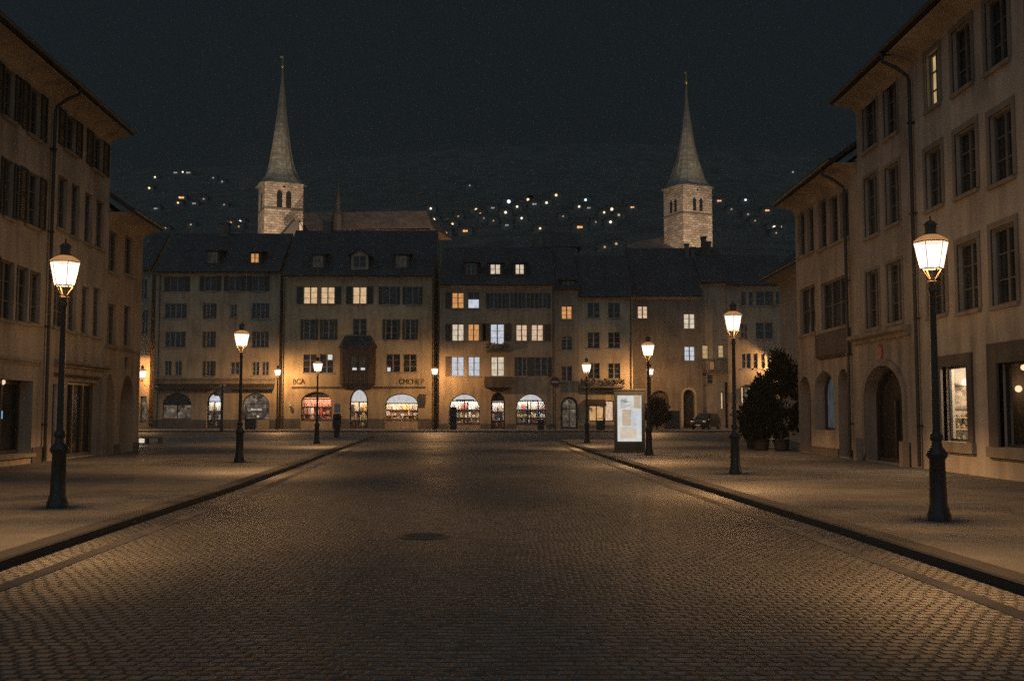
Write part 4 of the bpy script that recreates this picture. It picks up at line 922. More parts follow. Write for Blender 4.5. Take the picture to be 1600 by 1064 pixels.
h = row_house('side_street_house', 'set back house with two lit upper windows and a small balcony above the parked car', 1096, 1140, 441, 107, pl_g)
h.win((1097, 1107, 539, 561), 'y', 1, 3); h.win((1122, 1131, 539, 559), 'y', 1, 3); h.win((1105, 1114, 585, 600), 'd', 1, 2); h.win((1108, 1117, 564, 578), 'y', 1, 1, inner=glow('dim_amber', (.30, .15, .06), 1., .3))
balcony(h, 1095, 1133, 563, 581, .9)
h.shop((1126, 1131, 612, 640), LIT['p'], cas=1); h.shop((1133, 1142, 597, 660), glassy('arch_dark'), cas=1, to_ground=True, name='door')
h.wall(); h.roof(4.6, .5, .4)
h = row_house('hedge_corner_house', 'buff house with rows of dark windows behind the clipped evergreens', 1139, 1236, 445, 106.6, pl_g)
for q in ((1158, 1166, 456, 478), (1170, 1177, 456, 478), (1181, 1209, 455, 478), (1212, 1224, 456, 476), (1158, 1168, 506, 530), (1181, 1208, 504, 530), (1159, 1173, 552, 576), (1177, 1184, 552, 576), (1189, 1195, 552, 576), (1198, 1205, 552, 576), (1210, 1218, 552, 576)): h.win(q, 'd', 2 if q[1] - q[0] > 9 else 1, 2)
h.shop((1158, 1163, 604, 638), LIT['w'], cas=1); h.shop((1164, 1196, 604, 660), SHOP['dim'], cas=3, rail=(.7,))
x0, x1, z0, z1 = h.rect(1164, 1200, 601, 604); h.part('shop_lintel', MB().box(x0, x1, -.6, -.002, z0, z1), frame_dark)
h.wall(); h.roof(4, .5, .4)
wall_lantern('small round lit wall lantern above the dark clipped evergreens', 1217, 573, 105.3, .0, 1.3, 1.3, 1700.)
MBm = House('eave_house', 'sliver of a house with a wide coved eave seen above the evergreens', 16.05, 61, R(-90), 12, 9.6, 8, st_r3)
MBm.wall(); MBm.roof(4, 1.1, .5)

# ------------------------------------------------------------------ churches
stone_ch = masonry('church_stone', (.46, .39, .32), .8, .4, .03, .3, .05)
slate = tiles('spire_shingles', (.215, .222, .19), .35, .4); nave_m = tiles('nave_tiles', (.24, .17, .12), .3, .4)
gilt = plain('gilded_copper', (.8, .55, .2), .3, .9); dark_hole = plain('belfry_dark', (.012, .012, .012), .9)
def church_tower(root, cx, cy, w, th, zt, zs, prof, belfry, band_z, pointed):
    """square tower of width w turned by th with a flared spire; prof = [(fraction of height, half width)]"""
    M = Matrix.Translation((cx, cy, 0)) @ Matrix.Rotation(th, 4, 'Z'); a = w / 2
    def put(o): o.matrix_local = M; return o
    tw = put(MB().box(-a, a, -a, a, 0, zt).build('tower', stone_ch, root))
    q = MB()
    q.box(-a - .1, a + .1, -a - .1, a + .1, band_z, band_z + .25); q.build('string_course', stone_dark, tw)
    for sgn in range(2):
        for k in ((-1, 1) if sgn == 0 else belfry[3]):
            u = k * belfry[0]; g = MB(); pts = outline(u - belfry[1] / 2, u + belfry[1] / 2, band_z + .25 if belfry[2] > 2.5 else band_z + .5, band_z + .3 + belfry[2], belfry[1] * .7, pointed, 8)
            if sgn == 0: g.add([(x, -a - .012, z) for x, z in pts], [tuple(range(len(pts)))])
            else: g.add([(-a - .012, x, z) for x, z in pts], [tuple(range(len(pts)))])
            fr = pts; e = MB()
            g.build('belfry_opening', dark_hole, tw)
    g = MB(); g.add([(.2 * math.cos(t * math.pi / 4), -a - .012, zt - .6 + .2 * math.sin(t * math.pi / 4)) for t in range(8)], [tuple(range(8))]); g.build('round_opening', dark_hole, tw)
    n = 16; rings = []
    for f, r in prof:
        ring = []
        for k in range(n):
            ang = 2 * math.pi * (k + .5) / n; c, s_ = math.cos(ang), math.sin(ang); sq = 1 / max(abs(c), abs(s_)); oc = 1 / max(abs(c), abs(s_), (abs(c) + abs(s_)) / math.sqrt(2))
            b = max(0, 1 - f * 3.2); m = r * (sq * b + oc * (1 - b)); ring.append((m * c, m * s_, zt + .003 + (zs - zt) * f))
        rings.append(ring)
    sp = put(MB().loft(rings).build('spire', slate, root))
    e = MB()
    for k in range(0, n, 2): e.tube([(r[k][0], r[k][1], r[k][2]) for r in rings], .06, 5)
    e.build('ridge_roll', plain('copper_roll', (.20, .17, .12), .6), sp)
    b = MB().ball((0, 0, zs + .35), .36); b.tube([(0, 0, zs - .2), (0, 0, zs + 2.3)], .05); b.box(-.04, .04, -.35, .35, zs + 1.5, zs + 1.6); b.box(-.4, .05, -.03, .03, zs + 1.85, zs + 2.15)
    b.build('finial', gilt, sp, True)
    return tw
D1 = 160.
c1 = thing('church', 'floodlit stone church with the taller spire and a long tiled nave with ridge turret', 'church')
pc = at(432.5, 330, D1); zt = at(432, 287, D1).z; zs = at(436, 101, D1).z
church_tower(c1, pc.x, D1 + 2.5, 6.05, R(23), zt, zs, [(0, 3.65), (.03, 3.1), (.08, 2.5), (.13, 2.15), (.19, 1.9), (.27, 1.66), (.36, 1.40), (.527, .98), (.695, .62), (.86, .26), (.95, .12), (1, .07)], (.72, .85, 2.75, (0,)), at(432, 328, D1).z, True)
a = at(474, 333, 174); b = at(666, 329.5, 172); half = 4.6
q = MB(); zr = (a.z + b.z) / 2
q.add([(a.x - 2, 172 - half, zr - 4.2), (b.x + 1.7, 170 - half, zr - 4.2), (b.x + 4.2, 172 + half, zr - 4.2), (a.x - 2, 172 + half, zr - 4.2), (a.x, 174, a.z), (b.x, 172, b.z)], [(0, 1, 5, 4), (1, 2, 5), (2, 3, 4, 5), (3, 0, 4)])
q.build('nave_roof', nave_m, c1)
MB().box(a.x - 1, b.x + .9, 172 - half + .8, 171 + half - .8, 0, zr - 4.0).build('nave', stone_ch, c1)
t = at(528, 338, 167.5); q = MB()
q.lathe([(.95, t.z - 3), (.95, t.z + .1), (1.05, t.z + .15), (.62, t.z + .9), (.42, t.z + 1.0), (.40, t.z + 2.4), (.50, t.z + 2.5), (.20, t.z + 4.0), (.06, t.z + 5.6), (.02, t.z + 5.7)], 8, t.x, 167.5)
q.build('ridge_turret', plain('turret_slate', (.045, .05, .05), .6), c1)
p0 = at(437, 372, 150); p1 = at(459, 346, 150); p2 = at(480, 372, 150)
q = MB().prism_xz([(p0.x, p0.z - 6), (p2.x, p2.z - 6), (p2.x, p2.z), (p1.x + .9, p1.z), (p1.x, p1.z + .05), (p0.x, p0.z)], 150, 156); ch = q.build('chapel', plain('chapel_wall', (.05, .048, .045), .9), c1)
q = MB(); q.add([(p0.x - .3, 149.6, p0.z), (p1.x, 149.6, p1.z + .3), (p1.x, 156, p1.z + .3), (p0.x - .3, 156, p0.z)], [(0, 1, 2, 3)]); q.add([(p2.x + .2, 149.6, p2.z), (p1.x + .6, 149.6, p1.z + .35), (p1.x + .6, 156, p1.z + .35), (p2.x + .2, 156, p2.z)], [(0, 1, 2, 3)])
q.build('chapel_roof', roof_m, ch)
q = MB(); qa = at(468, 360, 149.9); q.box(qa.x, qa.x + .5, 149.85, 149.98, qa.z - 1.2, qa.z + 1.2); q.build('pinnacle', plain('pale_stone', (.5, .42, .34), .8), ch)

c2 = thing('church', 'smaller floodlit church tower of rough square stones with grey spire beside a low dark roof', 'church')
pc = at(1079, 340, D1); zt = at(1074, 291, D1).z; zs = at(1078, 126, D1).z
church_tower(c2, pc.x, D1 + 2.5, 5.5, R(25), zt, zs, [(0, 3.45), (.03, 2.95), (.075, 2.55), (.13, 2.3), (.19, 2.05), (.30, 1.6), (.45, 1.08), (.64, .66), (.77, .33), (.89, .13), (1, .07)], (.62, .62, 2.3, (-1, 1)), at(1074, 335, D1).z, False)
e0 = at(978, 381, 168); e1 = at(1046, 369, 166); e2 = at(1066, 398, 158); q = MB()
q.add([(e0.x, 168, e0.z), (e1.x, 166, e1.z), (e2.x, 158, e2.z), (e0.x, 158, e0.z - 3), (e0.x, 174, e0.z - 3), (e2.x, 174, e2.z)], [(0, 1, 2, 3), (0, 4, 5, 1), (0, 3, 4), (1, 5, 2)])
q.build('nave_roof', nave_m, c2)
MB().box(e0.x + .4, e2.x, 158.6, 173.4, 0, e0.z - 3.1).build('nave', stone_ch, c2)
FL = (1., .70, .45)
spot('flood_light', (-33, 138, 22), (at(434, 345, D1).x, 162, 36), 17000, FL, 40)
spot('flood_light', (-47, 141, 22), (at(434, 345, D1).x, 162, 36), 11000, FL, 40)
spot('flood_light', (-10, 138, 22), (-22, 172, 31), 27000, (1., .58, .32), 62)
spot('flood_light', (-30, 112, 26), (at(434, 200, D1).x, 162, 52), 26000, FL, 26)
spot('flood_light', (34, 112, 26), (pc.x, 162, 50), 24000, FL, 26)
spot('flood_light', (31, 140, 20), (pc.x, 162, 35), 16000, FL, 40)
spot('flood_light', (19, 142, 20), (pc.x - 3, 162, 32), 9000, FL, 50)

# ------------------------------------------------------------------ hillside behind the town, with the lit houses on it
def hill_z(x, y):
    if y < 180: return -.5
    t = (y - 180) / 400.; e = .085 + .185 * t ** .85 - max(0, t - 1) * .35
    return y * e + 5 * math.sin(x * .013 + 1) + 4 * math.sin(y * .02 + x * .007) - .5 * max(0, 240 - y) * .3 - abs(x) * .03
hb = MB(); NX, NY = 60, 44; vs = []
for j in range(NY + 1):
    y = 180 + 620 * j / NY
    for i in range(NX + 1):
        x = -520 + 1040 * i / NX; vs.append((x, y, hill_z(x, y) if j else -2))
hb.add(vs, [(j * (NX + 1) + i, j * (NX + 1) + i + 1, (j + 1) * (NX + 1) + i + 1, (j + 1) * (NX + 1) + i) for j in range(NY) for i in range(NX)])
tag(hb.build('hillside', plain('wooded_slope', (.085, .095, .085), .95, 0, .3, .12, .1), None, True), kind='structure')
hw = stucco('hill_house_wall', (.17, .175, .165)); hr = plain('hill_house_roof', (.095, .10, .095), .9)
HL = {'w': glow('far_light_warm', (1., .72, .42), 1.7, .05), 'o': glow('far_light_orange', (1., .48, .20), 1.4, .05), 'c': glow('far_light_cool', (.75, .95, 1.), 2.0, .05), 'n': glow('far_light_white', (1., .88, .72), 1.8, .05), 'f': glow('far_light_faint', (.5, .5, .46), .8, .05), 'd': glow('far_light_dim', (.6, .38, .2), 1., .05)}
WORD = {'w': 'warm white', 'o': 'orange', 'c': 'cool white', 'n': 'white', 'f': 'very faint', 'd': 'dim amber'}
# pixel, colour, size in pixels, where
W_, E_, M_, T_ = 'on the hill beside the taller spire', 'on the slope past the smaller church tower', 'on the hill midway between the spires', 'close to the end of the long church roof'
HILL = [(242, 277, 'n', 4, W_), (233, 294, 'w', 5, W_), (285.5, 269, 'n', 4, W_), (274, 270, 'f', 5, W_), (294, 270, 'f', 6, W_), (347, 284, 'f', 4, W_), (283, 309, 'o', 8, W_), (278, 317, 'w', 4.5, W_), (243, 326, 'f', 5, W_), (258, 357, 'w', 3.5, W_), (314, 371, 'c', 4.5, W_), (358, 348, 'o', 7, W_), (375, 346, 'n', 5.5, W_), (373, 354, 'd', 4, W_), (369, 367, 'n', 5, W_), (318, 311, 'f', 4, W_), (303, 318, 'f', 5, W_), (223, 406, 'c', 9, 'just past the eave of the arcaded ochre house'),
        (673, 326, 'n', 5, T_), (678, 343, 'n', 5.5, T_), (698, 339, 'w', 4, T_), (700.5, 344.5, 'n', 5.5, T_), (707, 350, 'w', 5, T_), (697, 357, 'w', 4, T_), (697.5, 364, 'd', 4, T_), (727, 361, 'o', 7, T_),
        (744, 327.5, 'w', 6, M_), (752, 334, 'o', 5, M_), (756, 341, 'd', 3, M_), (770, 325, 'f', 5, M_), (795, 315, 'c', 8, M_), (790, 332, 'n', 6, M_), (808, 323, 'n', 5, M_), (813, 318, 'w', 6, M_), (825, 312, 'w', 6.5, M_), (835, 319, 'f', 6, M_), (815, 341, 'n', 5, M_), (854, 317, 'n', 5.5, M_), (869, 305, 'w', 6, M_), (844, 357, 'w', 5, M_), (854, 370, 'o', 5.5, M_), (905, 323, 'n', 5, M_), (915, 312.5, 'c', 5.5, M_), (920, 325, 'f', 5, M_), (906, 355, 'o', 8, M_), (944, 332, 'w', 5, M_), (956, 327, 'w', 7, M_), (967, 336, 'd', 6, M_), (954, 347, 'n', 6, M_), (985, 319.5, 'o', 8, M_), (988, 324, 'o', 5, M_), (945, 386, 'd', 5, M_), (963, 381, 'd', 6, M_),
        (1124, 314, 'o', 6, E_), (1165, 312.5, 'c', 5, E_), (1199, 329, 'o', 6, E_), (1169, 335, 'f', 4, E_), (1210, 355, 'n', 7, E_), (1219, 354.5, 'w', 7, E_), (1213, 364, 'd', 3.5, E_), (1239, 269, 'f', 4, E_),
        (734, 290, 'f', 3.5, M_), (792, 352, 'f', 5, M_), (832, 312, 'd', 3.5, M_), (875, 379, 'f', 5, M_), (890, 382, 'd', 4, M_), (771, 345, 'd', 3.5, M_), (880, 338, 'd', 3.5, M_), (931, 347, 'd', 3.5, M_), (315, 308, 'f', 3.5, W_), (298, 351, 'd', 4, W_), (333, 278, 'f', 3.5, W_), (350, 320, 'd', 3.5, W_), (1143, 327, 'd', 3.5, E_), (1180, 345, 'd', 3.5, E_), (690, 352, 'd', 3.5, T_), (716, 338, 'd', 3.5, T_)]
seen = {}
for px, py, cl, sz, where in HILL:
    r = ray(px, py); y = 190.
    while y < 790:
        q = Vector((0, 0, EYE)) + r * (y / r.y)
        if q.z < hill_z(q.x, y) + 1.5: break
        y += 1.
    s_ = sz * y / F * .66
    if y >= 789: continue
    size = 'bright' if sz > 6.5 else 'larger' if sz > 5.2 else 'small' if sz > 4.2 else 'tiny'
    lab = f'distant house with {size} {WORD[cl]} light {where}' if cl not in 'fd' else f'distant house with {WORD[cl]} {"light" if sz > 4.2 else "light dot"} {where}'
    t = thing('hill_house', lab, 'distant house', (q.x, y, q.z), 0, 'distant lit houses on the hill'); seen[lab] = seen.get(lab, 0) + 1
    b_ = 1.2 + .16 * sz
    MB().box(-b_, b_, 0.2, 5, -4, 1.3).build('wall', hw, t)
    MB().prism_xz([(-b_ - .3, 1.25), (b_ + .3, 1.25), (0, 1.3 + b_ * .5)], .0, 5.4).build('roof', hr, t)
    l = MB()
    if cl in 'of' and sz >= 5: l.box(-s_ * .75, -s_ * .05, -.02, .17, -s_ * .3, s_ * .3); l.box(s_ * .1, s_ * .8, -.02, .17, -s_ * .22, s_ * .25)
    else: l.lathe([(.001, .17), (s_ * .5, .17), (s_ * .5, 0), (s_ * .4, -.05), (.001, -.08)], 10)
    if not (cl in 'of' and sz >= 5): l.v = [(x, z, yv) for x, yv, z in l.v]
    l.build('lit_window', HL[cl], t)
t = thing('terrace_house', 'far house with a long thin amber lit terrace edge above the lit dormers', 'house', (at(869, 395, 200).x, 200, 0))
p = at(869, 395, 200); MB().box(-4.2, 4.2, .1, 8, 0, p.z + 1.2).build('wall', hw, t); MB().prism_xz([(-5, p.z + 1.2), (5, p.z + 1.2), (3, p.z + 4), (-3, p.z + 4)], -.4, 8.4).build('roof', hr, t)
MB().box(-1.95, 1.95, -.35, .09, p.z - .35, p.z + .35).build('lit_terrace', glow('terrace_glow', (.34, .21, .10), .8, .3), t)

# ------------------------------------------------------------------ street furniture
# lit poster panel
D = 41.3; p = at(984, 707, D); t = thing('poster_panel', 'tall lit poster panel in a dark frame standing on the pavement by a lamp post', 'poster panel', (p.x, D, 0), R(-4))
Wd, Hh = 1.22, 2.48; m = MB()
m.box(-Wd / 2, Wd / 2, 0, .2, 0, Hh); m.box(-Wd / 2 - .03, Wd / 2 + .03, -.03, .23, Hh + .002, Hh + .07); m.box(-Wd / 2 - .05, Wd / 2 + .05, -.05, .25, 0.0, .06)
m.build('case', iron, t, bevel=.01)
zb, zt2 = .46, 2.30; a = Wd / 2 - .13
EMI = lambda n_, c_, k=1., v_=.2: glow(n_, c_, k, v_, (4., 4., 4.), 5.)
pm = [EMI('poster_white', (.70, .68, .65)), EMI('poster_beige', (.55, .43, .30)), EMI('poster_blue', (.60, .65, .72)), EMI('poster_sand', (.66, .56, .44)), EMI('poster_ink', (.12, .11, .11))]
q = MB().quad((-a, -.004, zb), (a, -.004, zb), (a, -.004, zt2), (-a, -.004, zt2), 0)
def patch(u0, u1, v0, v1, mi, k): q.quad(*[(-a + 2 * a * u, -.004 - .0012 * k, zt2 - (zt2 - zb) * v) for u, v in ((u0, v1), (u1, v1), (u1, v0), (u0, v0))], mi)
patch(.68, .97, .01, .28, 1, 1); patch(.2, .6, .31, .66, 1, 1); patch(.57, .97, .33, .72, 2, 2); patch(.1, .8, .68, .94, 3, 1); patch(.80, .95, .6, .7, 0, 3)
for k in range(9): patch(.10 + .05 * (k % 2), .30 + .09 * (k * 7 % 4), .105 + .021 * k, .112 + .021 * k, 4, 1)
for k in range(12): patch(.60 + .02 * (k % 3), .72 + .06 * (k * 5 % 4), .36 + .026 * k, .366 + .026 * k, 1, 4)
for k in range(5): patch(.22 + .13 * k % .6, .30 + .13 * k % .6, .36 + .06 * k, .38 + .06 * k, 3, 3)
q.build('poster', pm, t)
c = bpy.data.curves.new('tmp', 'FONT'); c.body = 'NE'; c.size = .19; o = bpy.data.objects.new('tmp', c); COL.objects.link(o); bpy.context.view_layer.update()
me = bpy.data.meshes.new_from_object(o.evaluated_get(bpy.context.evaluated_depsgraph_get())); bpy.data.objects.remove(o)
for v in me.vertices: v.co = (v.co.x - a + .16, -.010, v.co.y + zt2 - .27)
me.materials.clear(); me.materials.append(pm[4]); o = bpy.data.objects.new('poster_lettering', me); COL.objects.link(o); o.parent = t
al = bpy.data.lights.new('panel_light', 'AREA'); al.shape = 'RECTANGLE'; al.size = 2 * a; al.size_y = zt2 - zb; al.energy = 9; al.color = (1, .93, .85)
o = bpy.data.objects.new('panel_light', al); COL.objects.link(o); o.parent = t; o.location = (0, -.03, (zb + zt2) / 2); o.rotation_euler = (R(90), 0, 0)

# no-entry sign
red_m = plain('dark_red_enamel', (.22, .03, .025), .4); white_m = plain('white_enamel', (.75, .72, .68), .4)
def pole_sign(px, base, top, d, r, label):
    x = at(px, 645, d).x; t = thing('road_sign', label, 'road sign', (x, d, 0)); zt_ = at(px, top, d).z
    MB().lathe([(.045, 0), (.045, zt_ - r - .02)], 10).build('pole', zinc, t, True)
    zc = zt_ - r; q = MB()
    q.loft([[(rr * math.cos(2 * math.pi * k / 24), y, zc + rr * math.sin(2 * math.pi * k / 24)) for k in range(24)] for rr, y in ((r, -.05), (r, -.075))]); dsk = q.build('disc', red_m, t)
    MB().box(-r * .72, r * .72, -.082, -.0765, zc - r * .17, zc + r * .17).build('white_bar', white_m, dsk); return t
pole_sign(867.5, 667, 589, 96, .46, 'round no-entry sign on a pole between the white lit shops and the slim dark house')

# utilities, bins and boxes
bin_m = plain('bin_metal', (.03, .034, .036), .5, .1)
def litter_bin(label, px, d, wd, ht, cat='litter bin', name='litter_bin'):
    x = at(px, 645, d).x; t = thing(name, label, cat, (x, d, 0), R(rnd.uniform(-8, 8)))
    m = MB(); a = wd / 2
    m.loft([[(sx_ * k, sy_ * k * .9, z) for sx_, sy_ in ((-a, -a), (a, -a), (a, a), (-a, a))] for k, z in ((.9, .06), (1, .12), (1, ht * .78))]); m.box(-a * .8, a * .8, -a * .7, a * .7, 0, .06)
    for s_ in (-1, 1): m.box(s_ * a - .03 if s_ > 0 else -a, a if s_ > 0 else -a + .03, -a * .9, a * .9, ht * .78 + .001, ht * .94)
    m.build('body', bin_m, t, bevel=.012)
    MB().loft([[(sx_ * k, sy_ * k * .9, z) for sx_, sy_ in ((-a, -a), (a, -a), (a, a), (-a, a))] for k, z in ((1.04, ht * .94 + .002), (1.04, ht * .97), (.7, ht))]).build('lid', iron, t)
    return t
litter_bin('squat dark litter bin before the shop window with glowing letters', 392, 101, 1.05, 1.32)
litter_bin('small dark litter bin at the foot of the second white lit shop window', 845, 98, .62, 1.12)
litter_bin('dark litter bin against the house with a flowered balcony', 938, 96, .8, 1.1)
def cabinet(label, px, d, wd, ht, dp, name='utility_cabinet', cat='utility cabinet'):
    x = at(px, 645, d).x; t = thing(name, label, cat, (x, d, 0), R(rnd.uniform(-4, 4)))
    MB().box(-wd / 2, wd / 2, 0, dp, .08, ht).build('body', bin_m, t, bevel=.015)
    m = MB().box(-wd / 2 + .06, -.012, -.02, -.002, .16, ht - .08); m.box(.012, wd / 2 - .06, -.02, -.002, .16, ht - .08); m.box(-.05, -.03, -.045, -.021, ht * .5, ht * .6); m.build('door', iron, t)
    m = MB().box(-wd / 2 - .03, wd / 2 + .03, -.03, dp + .03, ht + .002, ht + .06); m.build('top', iron, t)
    MB().box(-wd / 2 + .03, wd / 2 - .03, .03, dp - .03, 0, .078).build('plinth', stone_dark, t); return t
cabinet('tall dark cabinet in front of the arched window under the first awning', 277, 112, 1.4, 2.15, .6)
cabinet('narrow dark column cabinet at the edge of the first white lit shop window', 708, 99, .6, 2.1, .5)
cabinet('wide dark recycling container beside the round bush and archway', 1051, 101, 1.4, 1.75, 1., 'recycling_container', 'container')
# parking meter
x = at(527, 645, 67.5).x; t = thing('parking_meter', 'dark parking meter column with a pale sign on top before the lit arched door', 'parking meter', (x, 67.5, 0))
MB().box(-.17, .17, -.12, .12, 0, .12).build('foot', iron, t)
m = MB().loft([[(sx_, sy_, z) for sx_, sy_ in ((-w2, -.13), (w2, -.13), (w2, .13), (-w2, .13))] for w2, z in ((.16, .121), (.2, .6), (.27, .8), (.27, 1.45), (.2, 1.55))]); m.build('body', bin_m, t, bevel=.02)
MB().box(-.12, .12, -.15, -.131, 1.05, 1.3).build('display', glassy('meter_glass'), t); m = MB().box(-.03, .03, -.03, .03, 1.552, 1.6); m.box(-.2, .2, -.03, .03, 1.602, 2.2); m.build('sign', plain('pale_sign', (.42, .38, .36), .5), t)
# finger post
x = at(347, 645, 88).x; t = thing('finger_post', 'tall dark signpost with small direction boards near the lit arched door of the awning house', 'signpost', (x, 88, 0))
MB().lathe([(.16, 0), (.16, .5), (.11, .6), (.10, 3.95), (.03, 4.0)], 10).build('pole', iron, t, True)
for k, (z, s_) in enumerate(((3.75, -1), (3.45, 1), (3.15, -1))):
    MB().prism_xz([(.1 * s_, z - .11), (.62 * s_, z - .11), (.78 * s_, z), (.62 * s_, z + .11), (.1 * s_, z + .11)], -.03, .03).build('sign_board', plain('board_cream', (.30, .25, .19), .6), t)
# bollard light and stone bench by the arcaded house
x = at(222.5, 645, 51).x; t = thing('bollard_light', 'low lit bollard light on the ground past the arcaded house corner', 'bollard light', (x, 51, 0))
MB().lathe([(.13, 0), (.13, .03), (.1, .06), (.1, .12)], 12).build('post', iron, t, True); MB().lathe([(.13, .125), (.13, .33)], 12).build('lamp_head', glow('bollard_glow', (.75, .62, .5), 1., .1), t, True); MB().lathe([(.15, .332), (.15, .36), (.03, .42)], 12).build('cap', iron, t, True)
light('lamp_light', (0, -.25, .3), 5., (1, .75, .5), t, .05)
x = at(241, 645, 54).x; t = thing('stone_bench', 'low pale stone bench behind the lit bollard', 'bench', (x, 54, 0))
MB().box(-.5, .5, -.2, .2, .27, .38).build('seat', stone_trim, t, bevel=.015)
for s_ in (-.38, .3): MB().box(s_, s_ + .1, -.17, .17, 0, .268).build('leg', stone_dark, t)

# evergreens: dense little leaf sprays round a trunk
needle = plain('evergreen_leaf', (.018, .026, .020), .8, 0, .5, 5., .2)
bark = plain('bark', (.12, .09, .06), .9); pot_m = stucco('planter_stone', (.05, .047, .042))
def evergreen(label, x, y, ht, rad, shape, n, planter=True, seed=1, name='clipped_evergreen', cat='evergreen shrub', leaf=.075):
    r_ = random.Random(seed); t = thing(name, label, cat, (x, y, 0)); z0 = .42
    MB().lathe([(.09, 0), (.07, z0), (.05, ht * .6), (.01, ht * .9)], 8).build('trunk', bark, t, True)
    f = MB()
    prof = lambda u: {'cone': (1 - u) ** .7 * min(1, (u + .08) * 5), 'column': min(1, (1 - u) * 1.9) ** .7 * min(1, (u + .12) * 4), 'round': math.sin(math.pi * min(.98, u + .04)) ** .6}[shape]
    nc = 95
    for k in range(nc):
        u = r_.random() ** .9; a0 = r_.uniform(0, 2 * math.pi); rr = rad * prof(u) * r_.uniform(.35, 1.12); c0 = Vector((rr * math.cos(a0), rr * math.sin(a0), z0 + (ht - z0) * min(.97, u)))
        out = (Vector((math.cos(a0), math.sin(a0), 0)) * min(1, rr / rad + .2) + Vector((0, 0, .9))).normalized(); sg = rad * r_.uniform(.12, .24); ln = r_.uniform(.8, 1.7)
        for i in range(n // nc):
            q = abs(r_.gauss(0, 1)); c = c0 + Vector((r_.gauss(0, sg), r_.gauss(0, sg), r_.gauss(0, sg))) * .8 + out * sg * q * ln
            d = (out + Vector((r_.gauss(0, .5), r_.gauss(0, .5), r_.gauss(0, .45)))).normalized(); s_ = leaf * r_.uniform(.5, 1.5)
            v = d.cross(Vector((r_.gauss(0, 1), r_.gauss(0, 1), r_.gauss(0, 1)))).normalized() * s_ * .5
            f.add([c - d * s_ * .4 - v * .3, c + v, c + d * s_ * 1.7, c - v], [(0, 1, 2, 3)])
    f.build('crown', needle, t)
    if planter:
        MB().lathe([(.24, 0), (.30, .05), (.33, .40), (.36, .42), (.36, .47), (.30, .47), (.28, .40)], 14).build('planter', pot_m, t, True)
    return t
evergreen('tallest dark clipped evergreen in a stone planter by the arched openings', 11.45, 43.7, 3.75, .8, 'column', 9000, True, 3)
evergreen('dark clipped evergreen of middling height next to the tallest one', 10.75, 44.3, 2.9, .64, 'column', 7000, True, 8)
evergreen('low rounded dark evergreen at the end of the planted group, nearest the parked car', 10.85, 46.2, 2.1, .58, 'round', 5000, True, 5)
evergreen('dark rounded bush before the archway of the dark rendered house', at(1026, 645, 98).x, 98, 2.5, 1.0, 'round', 3500, False, 6, 'round_bush', 'bush', .16)

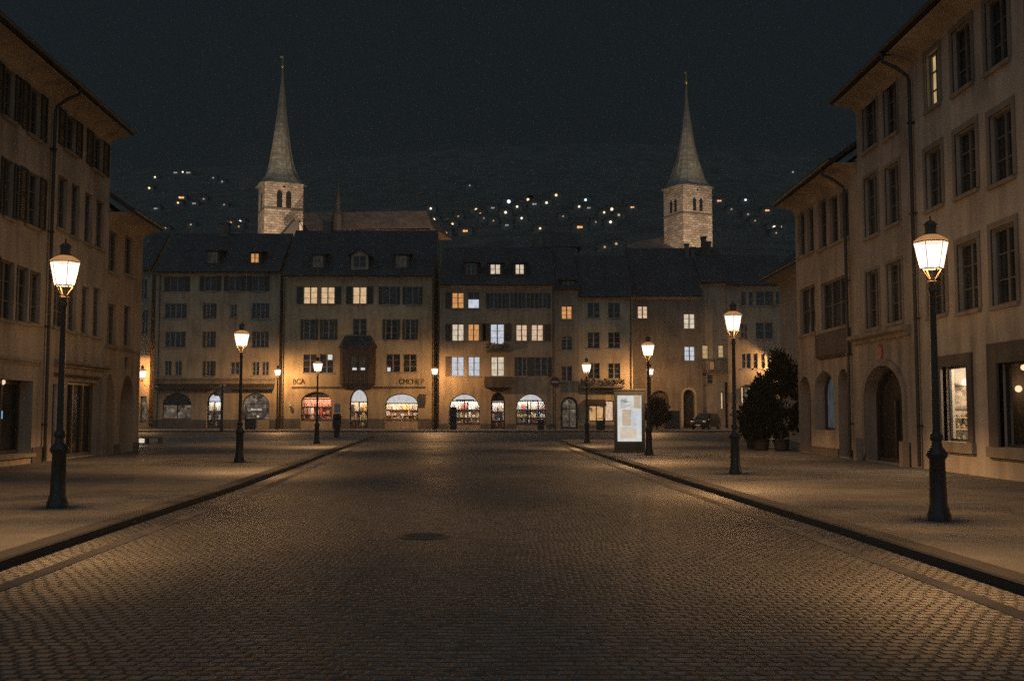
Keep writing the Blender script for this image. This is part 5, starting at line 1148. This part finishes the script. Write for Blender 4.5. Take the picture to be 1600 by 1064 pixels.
# parked car, front three-quarter to the camera
def car(x, y, rz):
    t = thing('parked_car', 'dark parked car with pale gleaming headlamps before the side street', 'car', (x, y, 0), rz)
    paint = plain('dark_car_paint', (.018, .022, .026), .18, .3, .1, 2., .6); rubber = plain('rubber', (.02, .02, .02), .9); rim_m = plain('alloy', (.35, .35, .35), .35, .8); lampm = plain('headlamp', (.85, .83, .80), .25, .0)
    def sec(yv, w_, z0, z1): return [(-w_, yv, z0), (w_, yv, z0), (w_ * 1.02, yv, (z0 + z1) * .5), (w_ * .93, yv, z1), (-w_ * .93, yv, z1), (-w_ * 1.02, yv, (z0 + z1) * .5)]
    MB().loft([sec(-2.08, .68, .34, .72), sec(-1.98, .80, .24, .84), sec(-1.4, .88, .22, .96), sec(-.85, .89, .22, 1.02), sec(1.2, .89, .22, 1.04), sec(1.8, .86, .26, 1.02), sec(2.05, .76, .36, .92)]).build('body', paint, t, True, bevel=.04)
    def roof_sec(yv, w0, z0, w1, z1): return [(-w0, yv, z0), (w0, yv, z0), (w1, yv + .0, z1), (-w1, yv, z1)]
    cb = [[(-.84, -1.0, 1.0), (.84, -1.0, 1.0), (.84, 1.75, 1.0), (-.84, 1.75, 1.0)], [(-.72, -.42, 1.48), (.72, -.42, 1.48), (.70, 1.35, 1.48), (-.70, 1.35, 1.48)], [(-.62, -.2, 1.58), (.62, -.2, 1.58), (.6, 1.15, 1.58), (-.6, 1.15, 1.58)]]
    MB().loft(cb).build('cabin', paint, t, True, bevel=.03)
    g = MB(); g.quad((-.72, -.99, 1.05), (.72, -.99, 1.05), (.64, -.50, 1.45), (-.64, -.50, 1.45)); g.v = [(a_, b_ - .02, c_ + .02) for a_, b_, c_ in g.v]; g.build('windscreen', glass_dark, t)
    for s_ in (-1, 1):
        g = MB(); g.quad((s_ * .845, -.7, 1.05), (s_ * .845, 1.35, 1.05), (s_ * .738, 1.15, 1.44), (s_ * .738, -.35, 1.44)); g.build('side_window', glass_dark, t)
        MB().ball((s_ * .62, -2.02, .74), .17, sz=.65).build('headlight', lampm, t, True)
        MB().box(s_ * .93 - .07, s_ * .93 + .07, -.62, -.5, 1.0, 1.12).build('mirror', paint, t, bevel=.02)
        for yv in (-1.3, 1.28):
            q = MB().lathe([(.2, -.1), (.32, -.1), (.33, 0), (.32, .1), (.2, .1)], 20); q.v = [(c_ + s_ * .80, a_ + yv, b_ + .33) for a_, b_, c_ in q.v]; wh = q.build('wheel', rubber, t, True)
            q = MB().lathe([(.02, -.06), (.2, -.06), (.2, .06), (.02, .06)], 10); q.v = [(c_ + s_ * .845, a_ + yv, b_ + .33) for a_, b_, c_ in q.v]; q.build('rim', rim_m, wh)
    MB().box(-.42, .42, -2.1, -2.04, .42, .56).build('grille', frame_dark, t); MB().box(-.24, .24, -2.12, -2.101, .36, .46).build('number_plate', lampm, t)
car(at(1103, 645, 101.5).x, 101.5, R(-32))

# ------------------------------------------------------------------ night air
HAZE = 0.00035
if HAZE:
    hz = MB().box(-560, 560, -20, 830, -3, 330)
    m = bpy.data.materials.new('haze'); m.use_nodes = True; n = m.node_tree; n.nodes.remove(n.nodes['Principled BSDF'])
    v = n.nodes.new('ShaderNodeVolumePrincipled'); v.inputs['Color'].default_value = (.92, .95, .97, 1); v.inputs['Density'].default_value = HAZE; v.inputs['Anisotropy'].default_value = .6
    n.links.new(v.outputs[0], n.nodes['Material Output'].inputs['Volume'])
    tag(hz.build('haze', m), kind='stuff')

# ------------------------------------------------------------------ render settings
sc.view_settings.view_transform = 'Standard'; sc.view_settings.look = 'None'; sc.view_settings.exposure = 0; sc.view_settings.gamma = 1
for m in bpy.data.materials:           # glowing panes are found by bounced rays; the lamps are sampled directly
    if m.node_tree and any(n.type == 'EMISSION' for n in m.node_tree.nodes): m.cycles.emission_sampling = 'NONE'
sc.cycles.use_denoising = False; sc.cycles.use_adaptive_sampling = False
sc.cycles.max_bounces = 6; sc.cycles.diffuse_bounces = 3; sc.cycles.glossy_bounces = 3; sc.cycles.transparent_max_bounces = 10; sc.cycles.volume_bounces = 1
sc.cycles.sample_clamp_direct = 8.0; sc.cycles.sample_clamp_indirect = 1.5; sc.cycles.use_light_tree = True; sc.cycles.caustics_reflective = False; sc.cycles.caustics_refractive = False
